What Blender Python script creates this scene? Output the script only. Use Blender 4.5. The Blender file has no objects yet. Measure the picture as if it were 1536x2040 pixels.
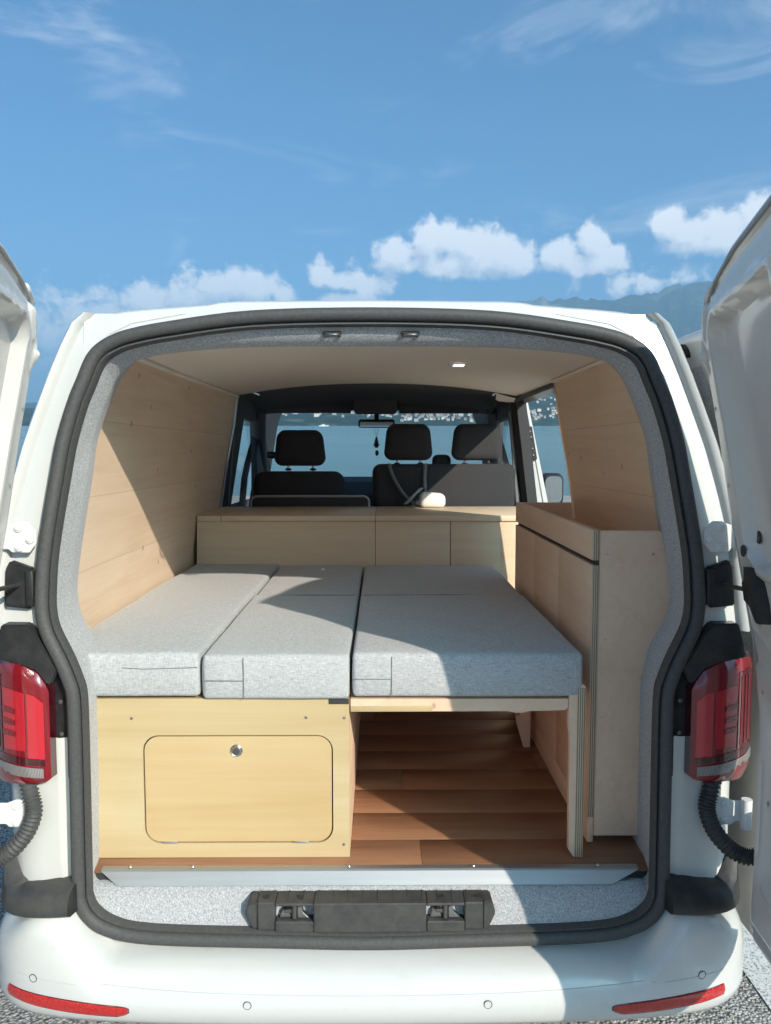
import bpy, bmesh, math, random
from mathutils import Vector, Matrix
random.seed(7)
R = math.radians
sc = bpy.context.scene
col = sc.collection

# ------------------------------------------------------------------ camera, sky, sun, exposure
# Everything on the van is written in the van's own level frame (X right, Y towards the bonnet, Z up,
# ground at 0, load floor at 0.57). The car park falls 2 degrees towards the lake: TILT stands the van on it.
TILT = Matrix.Rotation(R(-2.0), 4, 'X')
cam_d = bpy.data.cameras.new('camera'); cam = bpy.data.objects.new('camera', cam_d); col.objects.link(cam)
cam_d.sensor_fit = 'HORIZONTAL'; cam_d.sensor_width = 36.0; cam_d.lens = 35.95
cam_d.clip_start = 0.05; cam_d.clip_end = 80000
cam.matrix_world = TILT @ (Matrix.Translation((0.02, 0, 1.57)) @ Matrix.Rotation(R(-0.41), 4, 'Z') @ Matrix.Rotation(R(90 - 4.473), 4, 'X'))
sc.camera = cam

SUN_TO = TILT.to_3x3() @ Vector((0.66, -1.0, 0.605)).normalized()      # read off the shadows in the van's frame
az = math.atan2(SUN_TO.x, SUN_TO.y); el = math.asin(SUN_TO.z)
sun_d = bpy.data.lights.new('sun', 'SUN'); sun_d.energy = 2.42; sun_d.angle = R(0.53); sun_d.color = (1.0, 0.915, 0.78)
sun = bpy.data.objects.new('sun', sun_d); col.objects.link(sun)
sun.rotation_euler = SUN_TO.to_track_quat('Z', 'Y').to_euler()

sc.view_settings.view_transform = 'Standard'; sc.view_settings.look = 'None'
sc.view_settings.gamma = 1.0; sc.view_settings.exposure = 1.70
try: sc.view_settings.use_curve_mapping = False
except Exception: pass

world = bpy.data.worlds.new('World'); sc.world = world; world.use_nodes = True

def build_world():
    nt = world.node_tree; N = nt.nodes; L = nt.links
    N.clear()
    out = N.new('ShaderNodeOutputWorld'); bg = N.new('ShaderNodeBackground'); bg.inputs['Strength'].default_value = 0.060
    sky = N.new('ShaderNodeTexSky'); sky.sky_type = 'NISHITA'; sky.sun_disc = False
    sky.sun_elevation = el; sky.sun_rotation = az; sky.altitude = 400; sky.air_density = 0.7; sky.dust_density = 6.0; sky.ozone_density = 3.0
    tc = N.new('ShaderNodeTexCoord')
    # cloud field as a node group of direction (azimuth, elevation)
    g = bpy.data.node_groups.new('cloud_field', 'ShaderNodeTree')
    g.interface.new_socket('P', in_out='INPUT', socket_type='NodeSocketVector')
    g.interface.new_socket('D', in_out='OUTPUT', socket_type='NodeSocketFloat')
    gi = g.nodes.new('NodeGroupInput'); go = g.nodes.new('NodeGroupOutput')
    def px(u, v, ru, rv):
        x = (u - 768) / 1534; y = -(v - 1020) / 1534
        p = R(6.47); d = Vector((x, math.cos(p) + y * math.sin(p), y * math.cos(p) - math.sin(p))).normalized()
        return (math.atan2(d.x, d.y), math.asin(d.z), ru / 1534, rv / 1534)
    cum = [(800,508,50,34,1),(868,484,44,42,1),(905,476,42,36,1),(950,492,52,42,1),(1026,514,52,34,1),(910,528,150,26,1),
           (1128,508,38,30,1),(1196,484,32,38,1),(1228,512,36,26,1),(1180,524,80,20,1),
           (1345,452,40,32,1),(1400,464,50,30,1),(1462,452,60,36,1),(1526,432,44,34,1),(1440,482,120,18,.9),
           (648,550,28,26,.9),(692,562,38,18,.8),(742,566,56,20,.75),
           (440,566,66,34,.72),(372,592,80,34,.7),(520,576,56,32,.7),(578,584,50,28,.6),(300,606,80,26,.6),(690,600,70,16,.9),
           (100,660,190,70,.62),(70,590,150,26,.5),(260,640,160,40,.6),(1330,560,120,20,.45)]
    prev = None
    for (u, v, ru, rv, s) in cum:
        a, e, ra, re = px(u, v, ru * 1.38, rv * 1.38)
        sub = g.nodes.new('ShaderNodeVectorMath'); sub.operation = 'SUBTRACT'; sub.inputs[1].default_value = (a, e, 0)
        g.links.new(gi.outputs[0], sub.inputs[0])
        mul = g.nodes.new('ShaderNodeVectorMath'); mul.operation = 'MULTIPLY'; mul.inputs[1].default_value = (1 / ra, 1 / re, 0)
        g.links.new(sub.outputs[0], mul.inputs[0])
        ln = g.nodes.new('ShaderNodeVectorMath'); ln.operation = 'LENGTH'; g.links.new(mul.outputs[0], ln.inputs[0])
        m = g.nodes.new('ShaderNodeMath'); m.operation = 'MULTIPLY_ADD'; m.inputs[1].default_value = -s; m.inputs[2].default_value = s
        g.links.new(ln.outputs['Value'], m.inputs[0])
        if prev is None: prev = m
        else:
            mx = g.nodes.new('ShaderNodeMath'); mx.operation = 'MAXIMUM'
            g.links.new(prev.outputs[0], mx.inputs[0]); g.links.new(m.outputs[0], mx.inputs[1]); prev = mx
    # the same low belt of cumulus goes on round the rest of the horizon
    sp_ = g.nodes.new('ShaderNodeSeparateXYZ'); g.links.new(gi.outputs[0], sp_.inputs[0])
    def mth(op, a, b=None, c=None):
        q = g.nodes.new('ShaderNodeMath'); q.operation = op
        for i, v in enumerate((a, b, c)):
            if v is None: continue
            if isinstance(v, (int, float)): q.inputs[i].default_value = v
            else: g.links.new(v, q.inputs[i])
        return q.outputs[0]
    away = mth('MULTIPLY_ADD', mth('ABSOLUTE', sp_.outputs['X']), 5.0, -2.8)
    belt = mth('MULTIPLY_ADD', mth('ABSOLUTE', mth('SUBTRACT', sp_.outputs['Y'], .15)), -7.0, 1.0)
    belt = mth('MULTIPLY', mth('MINIMUM', mth('MINIMUM', away, 1.0), belt), .75)
    mxb = g.nodes.new('ShaderNodeMath'); mxb.operation = 'MAXIMUM'; g.links.new(prev.outputs[0], mxb.inputs[0]); g.links.new(belt, mxb.inputs[1]); prev = mxb
    nz = g.nodes.new('ShaderNodeTexNoise'); nz.noise_dimensions = '2D'; nz.inputs['Scale'].default_value = 16; nz.inputs['Detail'].default_value = 8; nz.inputs['Roughness'].default_value = .6
    g.links.new(gi.outputs[0], nz.inputs['Vector'])
    nb = g.nodes.new('ShaderNodeTexNoise'); nb.noise_dimensions = '2D'; nb.inputs['Scale'].default_value = 36; nb.inputs['Detail'].default_value = 9; nb.inputs['Roughness'].default_value = .60; nb.inputs['Distortion'].default_value = .25
    g.links.new(gi.outputs[0], nb.inputs['Vector'])
    ad = g.nodes.new('ShaderNodeMath'); ad.operation = 'MULTIPLY_ADD'; ad.inputs[1].default_value = 1.1; ad.inputs[2].default_value = -.58
    g.links.new(nz.outputs['Fac'], ad.inputs[0])
    ad2 = g.nodes.new('ShaderNodeMath'); ad2.operation = 'MULTIPLY_ADD'; ad2.inputs[1].default_value = 1.0; ad2.inputs[2].default_value = -.5
    g.links.new(nb.outputs['Fac'], ad2.inputs[0])
    s1 = g.nodes.new('ShaderNodeMath'); s1.operation = 'ADD'; g.links.new(ad.outputs[0], s1.inputs[0]); g.links.new(ad2.outputs[0], s1.inputs[1])
    s2 = g.nodes.new('ShaderNodeMath'); s2.operation = 'ADD'; g.links.new(s1.outputs[0], s2.inputs[0]); g.links.new(prev.outputs[0], s2.inputs[1])
    g.links.new(s2.outputs[0], go.inputs[0])
    # direction -> (azimuth, elevation)
    sep = N.new('ShaderNodeSeparateXYZ'); L.new(tc.outputs['Generated'], sep.inputs[0])
    at = N.new('ShaderNodeMath'); at.operation = 'ARCTAN2'; L.new(sep.outputs['X'], at.inputs[0]); L.new(sep.outputs['Y'], at.inputs[1])
    asn = N.new('ShaderNodeMath'); asn.operation = 'ARCSINE'; L.new(sep.outputs['Z'], asn.inputs[0])
    cmb = N.new('ShaderNodeCombineXYZ'); L.new(at.outputs[0], cmb.inputs[0]); L.new(asn.outputs[0], cmb.inputs[1])
    G1 = N.new('ShaderNodeGroup'); G1.node_tree = g; L.new(cmb.outputs[0], G1.inputs[0])
    up = N.new('ShaderNodeVectorMath'); up.inputs[1].default_value = (0.008, .022, 0); L.new(cmb.outputs[0], up.inputs[0])
    G2 = N.new('ShaderNodeGroup'); G2.node_tree = g; L.new(up.outputs[0], G2.inputs[0])
    al = N.new('ShaderNodeMapRange'); al.interpolation_type = 'SMOOTHSTEP'; al.inputs['From Min'].default_value = .04; al.inputs['From Max'].default_value = .44
    al.inputs['To Max'].default_value = .97; L.new(G1.outputs[0], al.inputs['Value'])
    df = N.new('ShaderNodeMath'); df.operation = 'SUBTRACT'; L.new(G1.outputs[0], df.inputs[0]); L.new(G2.outputs[0], df.inputs[1])
    lit = N.new('ShaderNodeMapRange'); lit.inputs['From Min'].default_value = -.42; lit.inputs['From Max'].default_value = .30; L.new(df.outputs[0], lit.inputs['Value'])
    cc = N.new('ShaderNodeMix'); cc.data_type = 'RGBA'; cc.inputs['A'].default_value = (3.4, 3.9, 4.7, 1); cc.inputs['B'].default_value = (7.2, 7.1, 7.0, 1)
    L.new(lit.outputs[0], cc.inputs['Factor'])
    # thin high cirrus
    wv = N.new('ShaderNodeVectorMath'); wv.operation = 'MULTIPLY'; wv.inputs[1].default_value = (2.2, 7.5, 1); L.new(cmb.outputs[0], wv.inputs[0])
    ci = N.new('ShaderNodeTexNoise'); ci.noise_dimensions = '2D'; ci.inputs['Scale'].default_value = 1.5; ci.inputs['Detail'].default_value = 7; ci.inputs['Roughness'].default_value = .62; ci.inputs['Distortion'].default_value = .5
    off = N.new('ShaderNodeVectorMath'); off.inputs[1].default_value = (3.75, 1.2, 0); L.new(wv.outputs[0], off.inputs[0]); L.new(off.outputs[0], ci.inputs['Vector'])
    cr = N.new('ShaderNodeMapRange'); cr.interpolation_type = 'SMOOTHSTEP'; cr.inputs['From Min'].default_value = .52; cr.inputs['From Max'].default_value = .82; cr.inputs['To Max'].default_value = .42
    L.new(ci.outputs['Fac'], cr.inputs['Value'])
    tint = N.new('ShaderNodeMix'); tint.data_type = 'RGBA'; tint.blend_type = 'MULTIPLY'; tint.inputs['Factor'].default_value = 1; tint.inputs['B'].default_value = (.45, .88, 1.04, 1)
    L.new(sky.outputs[0], tint.inputs['A'])
    m1 = N.new('ShaderNodeMix'); m1.data_type = 'RGBA'; m1.inputs['B'].default_value = (5.2, 5.5, 5.9, 1)
    L.new(cr.outputs[0], m1.inputs['Factor']); L.new(tint.outputs['Result'], m1.inputs['A'])
    m2 = N.new('ShaderNodeMix'); m2.data_type = 'RGBA'
    L.new(al.outputs[0], m2.inputs['Factor']); L.new(m1.outputs['Result'], m2.inputs['A']); L.new(cc.outputs['Result'], m2.inputs['B'])
    L.new(m2.outputs['Result'], bg.inputs['Color']); L.new(bg.outputs[0], out.inputs['Surface'])
build_world()
world.cycles.sampling_method = 'MANUAL'; world.cycles.sample_map_resolution = 256
sc.cycles.diffuse_bounces = 7; sc.cycles.max_bounces = 12; sc.cycles.transparent_max_bounces = 12

# ------------------------------------------------------------------ materials
MATS = {}
class NB:
    """small helper round a material's node tree"""
    def __init__(s, name):
        s.m = bpy.data.materials.new(name); s.m.use_nodes = True; s.N = s.m.node_tree.nodes; s.L = s.m.node_tree.links
        s.b = s.N['Principled BSDF']; s.tc = s.N.new('ShaderNodeTexCoord'); s.co = s.tc.outputs['Object']; MATS[name] = s.m
    def set(s, **k):
        for a, v in k.items():
            a = {'rough': 'Roughness', 'metal': 'Metallic', 'spec': 'Specular IOR Level', 'coat': 'Coat Weight', 'coatr': 'Coat Roughness', 'sheen': 'Sheen Weight', 'ior': 'IOR', 'trans': 'Transmission Weight'}[a]
            s.b.inputs[a].default_value = v
        return s
    def col(s, c): s.b.inputs['Base Color'].default_value = (*c, 1); return s
    def scale(s, v, co=None):
        n = s.N.new('ShaderNodeVectorMath'); n.operation = 'MULTIPLY'; n.inputs[1].default_value = v; s.L.new(co or s.co, n.inputs[0]); return n.outputs[0]
    def noise(s, sc_, det=5, rough=.55, vec=None, dist=0):
        n = s.N.new('ShaderNodeTexNoise'); n.inputs['Scale'].default_value = sc_; n.inputs['Detail'].default_value = det; n.inputs['Roughness'].default_value = rough; n.inputs['Distortion'].default_value = dist
        s.L.new(vec or s.co, n.inputs['Vector']); return n.outputs['Fac']
    def ramp(s, fac, stops):
        r = s.N.new('ShaderNodeValToRGB'); e = r.color_ramp.elements
        while len(e) < len(stops): e.new(.5)
        for q, (p, c) in zip(e, stops): q.position = p; q.color = (*c, 1)
        s.L.new(fac, r.inputs['Fac']); return r.outputs['Color']
    def mix(s, fac, a, b, mode='MIX'):
        n = s.N.new('ShaderNodeMix'); n.data_type = 'RGBA'; n.blend_type = mode
        for sock, v in (('Factor', fac), ('A', a), ('B', b)):
            if hasattr(v, 'links') or hasattr(v, 'is_linked'): s.L.new(v, n.inputs[sock])
            elif sock == 'Factor': n.inputs[sock].default_value = v
            else: n.inputs[sock].default_value = (*v, 1)
        return n.outputs['Result']
    def mr(s, v, a, b, c=0, d=1):
        n = s.N.new('ShaderNodeMapRange'); n.inputs['From Min'].default_value = a; n.inputs['From Max'].default_value = b; n.inputs['To Min'].default_value = c; n.inputs['To Max'].default_value = d
        s.L.new(v, n.inputs['Value']); return n.outputs[0]
    def base(s, c): s.L.new(c, s.b.inputs['Base Color']); return s
    def bump(s, h, strength=.3, dist=.002):
        n = s.N.new('ShaderNodeBump'); n.inputs['Strength'].default_value = strength; n.inputs['Distance'].default_value = dist
        s.L.new(h, n.inputs['Height']); s.L.new(n.outputs[0], s.b.inputs['Normal']); return s
    def rnd(s): n = s.N.new('ShaderNodeObjectInfo'); return n.outputs['Random']

def mk_materials():
    n = NB('white_paint').set(rough=.2, coat=.8, coatr=.04)
    d = n.noise(9, 8, .7); g = n.noise(60, 6, .7)
    dirt = n.mr(n.mix(.5, d, g), .60, .74, 0, .35)
    sp = n.mr(n.noise(330, 3, .6), .70, .78, 0, .55)
    n.base(n.mix(sp, n.mix(dirt, (.60, .595, .575), (.40, .36, .30)), (.33, .27, .20)))
    n = NB('white_paint_clean').set(rough=.3, coat=.4, coatr=.08)
    d = n.noise(5, 6, .6); n.base(n.mix(n.mr(d, .5, .8, 0, .25), (.62, .605, .575), (.49, .46, .415))); n.bump(n.noise(2.5, 2), .06, .01)
    n = NB('bumper_paint').set(rough=.26, coat=.7, coatr=.08)
    d = n.noise(14, 8, .7); sp = n.mr(n.noise(260, 3, .6), .70, .78, 0, .5); sm = n.noise(5, 6, .65, n.scale((.5, 1, 2.2)))
    n.base(n.mix(sp, n.mix(n.mr(sm, .48, .72, 0, .30), n.mix(n.mr(d, .56, .76, 0, .25), (.57, .57, .56), (.41, .39, .35)), (.50, .485, .455)), (.30, .26, .21))); n.bump(n.noise(3, 2), .05, .01)
    n = NB('rubber').set(rough=.62, spec=.4)
    d = n.noise(140, 5, .7); n.base(n.mix(n.mr(d, .35, .75), (.052, .052, .053), (.082, .081, .079)))
    n = NB('black_plastic').set(rough=.5)
    d = n.noise(30, 6, .7); n.base(n.mix(n.mr(d, .4, .8), (.014, .014, .016), (.04, .039, .038))); n.bump(n.noise(900, 2), .12, .0006)
    n = NB('grey_plastic').set(rough=.55)
    d = n.noise(26, 7, .7); n.base(n.mix(n.mr(d, .3, .8), (.030, .031, .034), (.085, .08, .072))); n.bump(n.noise(700, 3), .2, .0008)
    n = NB('felt').set(rough=1, spec=.1, sheen=.25)
    a = n.noise(230, 6, .8); b = n.noise(460, 3, .7, n.scale((1, .35, .6))); c = n.noise(12, 4, .6)
    h = n.mix(.5, a, b)
    cc = n.ramp(h, [(.32, (.13, .135, .15)), (.5, (.39, .395, .41)), (.68, (.74, .74, .75))])
    n.base(n.mix(n.mr(c, .3, .7, 0, .16), cc, (.26, .26, .27))); n.bump(h, .8, .0035)
    def wood(name, c0, c1, c2, sc_, knots=True, rough=.55, along='Y'):
        n = NB(name).set(rough=rough, spec=.35)
        r = n.N.new('ShaderNodeObjectInfo').outputs['Random']
        v = n.scale({'Y': (sc_, sc_ * .055, sc_), 'X': (sc_ * .055, sc_, sc_), 'Z': (sc_, sc_, sc_ * .055)}[along])
        shift = n.N.new('ShaderNodeVectorMath'); n.L.new(v, shift.inputs[0])
        cm = n.N.new('ShaderNodeCombineXYZ')
        for k in range(3):
            q = n.N.new('ShaderNodeMath'); q.operation = 'MULTIPLY'; q.inputs[1].default_value = 17 + 9 * k; n.L.new(r, q.inputs[0]); n.L.new(q.outputs[0], cm.inputs[k])
        n.L.new(cm.outputs[0], shift.inputs[1])
        g1 = n.noise(1.0, 6, .62, shift.outputs[0], 1.1); g2 = n.noise(5.5, 4, .6, shift.outputs[0], .4); big = n.noise(2.2, 3, .5, None, .6)
        g = n.mix(.35, g1, g2)
        cc = n.ramp(g, [(.30, c0), (.50, c1), (.72, c2)])
        cc = n.mix(n.mr(big, .35, .75, 0, .45), cc, c0)
        if knots:
            vo = n.N.new('ShaderNodeTexVoronoi'); vo.inputs['Scale'].default_value = 1.0; vo.inputs['Randomness'].default_value = 1
            n.L.new(n.scale({'Y': (9, 8, 6.0), 'X': (6.5, 5, 5), 'Z': (5, 5, 6)}[along]), vo.inputs['Vector'])
            kn = n.mr(vo.outputs['Distance'], .03, .075, .75, 0)
            cc = n.mix(kn, cc, tuple(x * .33 for x in c0))
        n.base(cc); n.bump(g, .10, .001)
        return n
    wood('poplar', (.69, .50, .345), (.785, .60, .435), (.84, .67, .505), 13)
    wood('cabinet_ply', (.69, .46, .315), (.785, .55, .395), (.835, .615, .45), 13, True)
    wood('bench_ply', (.69, .515, .35), (.765, .59, .415), (.81, .645, .47), 11, False, along='X')
    wood('birch_yellow', (.46, .34, .175), (.535, .415, .24), (.60, .485, .31), 6, False, along='X')
    wood('birch_door', (.45, .295, .13), (.53, .38, .195), (.60, .48, .295), 3.4, False, along='X')
    n = wood('floor_wood', (.215, .100, .053), (.295, .147, .080), (.38, .205, .117), 26, False, .5, 'X')
    n = NB('ply_edge').set(rough=.6)
    w = n.N.new('ShaderNodeTexWave'); w.wave_type = 'BANDS'; w.bands_direction = 'X'; w.wave_profile = 'SIN'; w.inputs['Scale'].default_value = 62; w.inputs['Distortion'].default_value = .15
    n.L.new(n.co, w.inputs['Vector'])
    n.base(n.ramp(w.outputs['Fac'], [(.15, (.16, .10, .06)), (.4, (.45, .34, .23)), (.8, (.56, .44, .31))]))
    n = NB('ply_edge_z').set(rough=.6)
    w = n.N.new('ShaderNodeTexWave'); w.wave_type = 'BANDS'; w.bands_direction = 'Z'; w.inputs['Scale'].default_value = 60; n.L.new(n.co, w.inputs['Vector'])
    n.base(n.ramp(w.outputs['Fac'], [(.15, (.2, .12, .06)), (.45, (.55, .42, .27)), (.8, (.66, .52, .34))]))
    n = NB('fabric').set(rough=.95, spec=.15, sheen=.15)
    a = n.noise(640, 3, .6, n.scale((.10, 1.4, 1.1))); b = n.noise(640, 3, .6, n.scale((1.4, .14, .14))); c = n.noise(7, 3)
    w = n.mix(.5, a, b)
    cc = n.ramp(w, [(.34, (.255, .26, .28)), (.5, (.43, .43, .435)), (.66, (.62, .615, .61))])
    n.base(n.mix(n.mr(c, .3, .7, 0, .18), cc, (.37, .37, .375))); n.bump(w, .5, .0012)
    n = NB('fabric_seam').set(rough=.9).col((.19, .19, .20))
    n = NB('headliner').set(rough=.85, spec=.2); d = n.noise(3, 3); n.base(n.mix(d, (.82, .745, .67), (.86, .79, .715)))
    n = NB('cab_liner').set(rough=.9, spec=.2); d = n.noise(200, 3); n.base(n.mix(d, (.10, .10, .105), (.17, .17, .175)))
    n = NB('cab_dark').set(rough=.7); d = n.noise(150, 3); n.base(n.mix(d, (.02, .02, .023), (.045, .045, .05)))
    n = NB('seat_fabric').set(rough=.95, spec=.1, sheen=.1); d = n.noise(600, 3, .7); n.base(n.mix(n.mr(d, .35, .65), (.032, .032, .036), (.062, .061, .065))); n.bump(d, .4, .001)
    n = NB('aluminium').set(rough=.55, metal=1); d = n.noise(60, 4, .6, n.scale((.05, 1, 1))); n.base(n.mix(d, (.42, .43, .44), (.56, .57, .58)))
    n = NB('steel').set(rough=.3, metal=1).col((.56, .55, .53))
    n = NB('dark_steel').set(rough=.45, metal=.8).col((.16, .15, .14))
    n = NB('hinge_paint').set(rough=.42, coat=.2).col((.70, .70, .69))
    n = NB('red_lens').set(rough=.12, coat=1, coatr=.03); w = n.N.new('ShaderNodeTexWave'); w.bands_direction = 'Z'; w.inputs['Scale'].default_value = 70; n.L.new(n.co, w.inputs['Vector'])
    n.base(n.mix(n.mr(w.outputs['Fac'], 0, 1, .0, .6), (.22, .004, .011), (.12, .002, .006)))
    n = NB('red_bright').set(rough=.16, coat=1, coatr=.03); n.col((.46, .016, .028))
    n = NB('red_dark').set(rough=.1, coat=1, coatr=.02).col((.055, .002, .006))
    n = NB('clear_lens').set(rough=.15, coat=1); w = n.N.new('ShaderNodeTexWave'); w.bands_direction = 'X'; w.inputs['Scale'].default_value = 95; w.inputs['Distortion'].default_value = 3; n.L.new(n.co, w.inputs['Vector'])
    n.base(n.mix(w.outputs['Fac'], (.10, .095, .095), (.34, .32, .31)))
    n = NB('reflector_red').set(rough=.25, coat=1); v = n.N.new('ShaderNodeTexVoronoi'); v.inputs['Scale'].default_value = 240; n.L.new(n.co, v.inputs['Vector'])
    n.base(n.ramp(v.outputs['Distance'], [(.1, (.62, .03, .025)), (.6, (.36, .012, .012))]))
    n = NB('white_cloth').set(rough=.9, sheen=.2); n.col((.74, .72, .69)); n.bump(n.noise(120, 4), .4, .002)
    n = NB('strap').set(rough=.8); n.col((.16, .16, .165))
    n = NB('joint_brown').set(rough=.9); n.col((.36, .25, .165))
    n = NB('joint_grey').set(rough=.6); n.col((.42, .42, .41))
    n = NB('pale_trim').set(rough=.6); n.col((.36, .37, .36))
    n = NB('mirror_glass').set(rough=.02, metal=1); n.col((.55, .60, .62))
    n = NB('lamp_cover').set(rough=.3); n.col((.85, .85, .83)); n.b.inputs['Emission Color'].default_value = (1, .98, .95, 1); n.b.inputs['Emission Strength'].default_value = .5
    n = NB('conduit').set(rough=.6); d = n.noise(80, 5); n.base(n.mix(d, (.022, .022, .025), (.06, .058, .056)))
    # glass: a clear tinted sheet with a Fresnel reflection
    m = bpy.data.materials.new('glass'); m.use_nodes = True; MATS['glass'] = m; N = m.node_tree.nodes; L = m.node_tree.links; N.clear()
    o = N.new('ShaderNodeOutputMaterial'); t = N.new('ShaderNodeBsdfTransparent'); t.inputs[0].default_value = (.86, .92, .92, 1); gl = N.new('ShaderNodeBsdfGlossy'); gl.inputs['Roughness'].default_value = .02
    lw = N.new('ShaderNodeLayerWeight'); lw.inputs[0].default_value = .5; pw = N.new('ShaderNodeMath'); pw.operation = 'POWER'; pw.inputs[1].default_value = 5; L.new(lw.outputs['Facing'], pw.inputs[0]); fr = N.new('ShaderNodeMath'); fr.operation = 'MULTIPLY_ADD'; fr.inputs[1].default_value = .6; fr.inputs[2].default_value = .03; L.new(pw.outputs[0], fr.inputs[0]); mx = N.new('ShaderNodeMixShader'); L.new(fr.outputs[0], mx.inputs[0]); L.new(t.outputs[0], mx.inputs[1]); L.new(gl.outputs[0], mx.inputs[2]); L.new(mx.outputs[0], o.inputs[0])
    n = NB('dark_glass').set(rough=.03, coat=1, coatr=.02).col((.012, .013, .014))
    # ground
    n = NB('asphalt').set(rough=.9, spec=.25)
    v = n.N.new('ShaderNodeTexVoronoi'); v.inputs['Scale'].default_value = 110; n.L.new(n.co, v.inputs['Vector']); v2 = n.N.new('ShaderNodeTexVoronoi'); v2.inputs['Scale'].default_value = 160; n.L.new(n.co, v2.inputs['Vector'])
    cc = n.ramp(v.outputs['Color'], [(0, (.22, .205, .19)), (.45, (.42, .395, .365)), (.8, (.58, .55, .505)), (1, (.78, .74, .68))])
    cc = n.mix(n.mr(v.outputs['Distance'], .45, .75), cc, (.13, .123, .115)); cc = n.mix(n.mr(n.noise(.6, 5), .35, .7, 0, .35), cc, (.36, .34, .315))
    n.base(cc); n.bump(v.outputs['Distance'], .9, -.006)
    n = NB('road_paint').set(rough=.8); v = n.noise(130, 5, .75)
    n.base(n.mix(n.mr(v, .38, .50), (.10, .095, .09), (.72, .71, .68))); n.bump(v, .6, .004)
    n = NB('lake_water').set(rough=.07, spec=.5, ior=1.33); n.col((.010, .045, .062))
    a = n.noise(.9, 6, .62, n.scale((1.0, 1.0, 1))); b = n.noise(.05, 4, .6, n.scale((.6, 1.6, 1)))
    big = n.noise(.0035, 5, .6, n.scale((.35, 2.2, 1)))
    n.base(n.mix(n.mr(big, .35, .65), (.12, .215, .22), (.17, .265, .26))); n.L.new(n.mr(big, .3, .7, .10, .26), n.b.inputs['Roughness'])
    n.bump(n.mix(.4, a, b), .85, .35)
    n = NB('forest_hill').set(rough=1, spec=.05)
    a = n.noise(.022, 8, .7); b = n.noise(.0022, 5, .6); c = n.noise(.0075, 4, .6)
    cc = n.ramp(a, [(.35, (.006, .014, .010)), (.5, (.018, .036, .020)), (.68, (.050, .080, .036))])
    n.base(n.mix(n.mr(c, .56, .64, 0, .75), cc, n.mix(b, (.12, .16, .06), (.22, .20, .12)))); n.bump(a, 1, 12)
    n = NB('mountain_rock').set(rough=1, spec=.05)
    a = n.noise(.006, 9, .68); c = n.noise(.0016, 5, .6)
    cc = n.ramp(a, [(.35, (.012, .024, .016)), (.55, (.035, .055, .032)), (.75, (.10, .115, .075))]); n.base(n.mix(n.mr(c, .58, .70, 0, .7), cc, (.24, .23, .21))); n.bump(a, 1, 60)
    n = NB('house_wall').set(rough=.9); r = n.rnd(); n.base(n.ramp(r, [(0, (.30, .27, .23)), (.5, (.44, .42, .39)), (1, (.60, .58, .55))]))
    n = NB('house_roof').set(rough=.9); r = n.rnd(); n.base(n.ramp(r, [(0, (.20, .09, .06)), (.6, (.30, .16, .11)), (1, (.16, .15, .15))]))
    n = NB('rock').set(rough=.95); d = n.noise(3, 7, .7); n.base(n.mix(d, (.16, .14, .115), (.40, .36, .30))); n.bump(d, .8, .05)
    n = NB('boat_white').set(rough=.4).col((.8, .8, .8))
mk_materials()
M = MATS

# ------------------------------------------------------------------ mesh helpers
def tag(o, label=None, cat=None, group=None, kind=None):
    if label: o['label'] = label
    if cat: o['category'] = cat
    if group: o['group'] = group
    if kind: o['kind'] = kind
    return o
VAN_THINGS = []
def adopt(o, parent):
    if parent is not None:
        o.parent = parent; o.matrix_parent_inverse = parent_world(parent).inverted()
def parent_world(p):
    m = p.matrix_basis.copy()
    if p.parent: m = parent_world(p.parent) @ p.matrix_parent_inverse @ m
    return m
def link(name, me, mat, parent=None, loc=None):
    o = bpy.data.objects.new(name, me); col.objects.link(o)
    if mat is not None and not me.materials: me.materials.append(M[mat] if isinstance(mat, str) else mat)
    if loc is not None: o.location = loc
    adopt(o, parent); return o
def thing(name, loc, label, cat, group=None):
    o = bpy.data.objects.new(name, None); col.objects.link(o); o.location = loc; o.empty_display_size = .1
    tag(o, label, cat, group); VAN_THINGS.append(o); return o
def top(o, label, cat, group=None, van=True):
    tag(o, label, cat, group)
    if van: VAN_THINGS.append(o)
    return o
def bm_mesh(bm, name, smooth=False, recalc=True):
    if recalc: bmesh.ops.recalc_face_normals(bm, faces=bm.faces)
    me = bpy.data.meshes.new(name); bm.to_mesh(me); bm.free()
    if smooth:
        for p in me.polygons: p.use_smooth = True
    return me
def sharp(o, ang=35):
    me = o.data
    for p in me.polygons: p.use_smooth = True
    me.set_sharp_from_angle(angle=R(ang)); return o
def raw(name, v, f, mat, parent=None, smooth=False, recalc=True):
    bm = bmesh.new(); vs = [bm.verts.new(p) for p in v]
    for q in f:
        try: bm.faces.new([vs[i] for i in q])
        except ValueError: pass
    o = link(name, bm_mesh(bm, name, smooth, recalc), mat, parent)
    if smooth: sharp(o, 40)
    return o
def add_box(bm, x0, x1, y0, y1, z0, z1, r=0, seg=2):
    g = bmesh.ops.create_cube(bm, size=1)['verts']
    for v in g: v.co = ((x0 + x1) / 2 + v.co.x * (x1 - x0), (y0 + y1) / 2 + v.co.y * (y1 - y0), (z0 + z1) / 2 + v.co.z * (z1 - z0))
    if r:
        es = list({e for v in g for e in v.link_edges}); bmesh.ops.bevel(bm, geom=es, offset=r, segments=seg, affect='EDGES', profile=.5)
def box(name, x0, x1, y0, y1, z0, z1, mat, parent=None, r=.0015, seg=2):
    bm = bmesh.new(); add_box(bm, x0, x1, y0, y1, z0, z1, r, seg)
    o = link(name, bm_mesh(bm, name), mat, parent)
    if r: sharp(o, 50)
    return o
def boxes(name, lst, mat, parent=None, r=.001):
    bm = bmesh.new()
    for b in lst: add_box(bm, *b, r, 1)
    return link(name, bm_mesh(bm, name), mat, parent)
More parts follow.
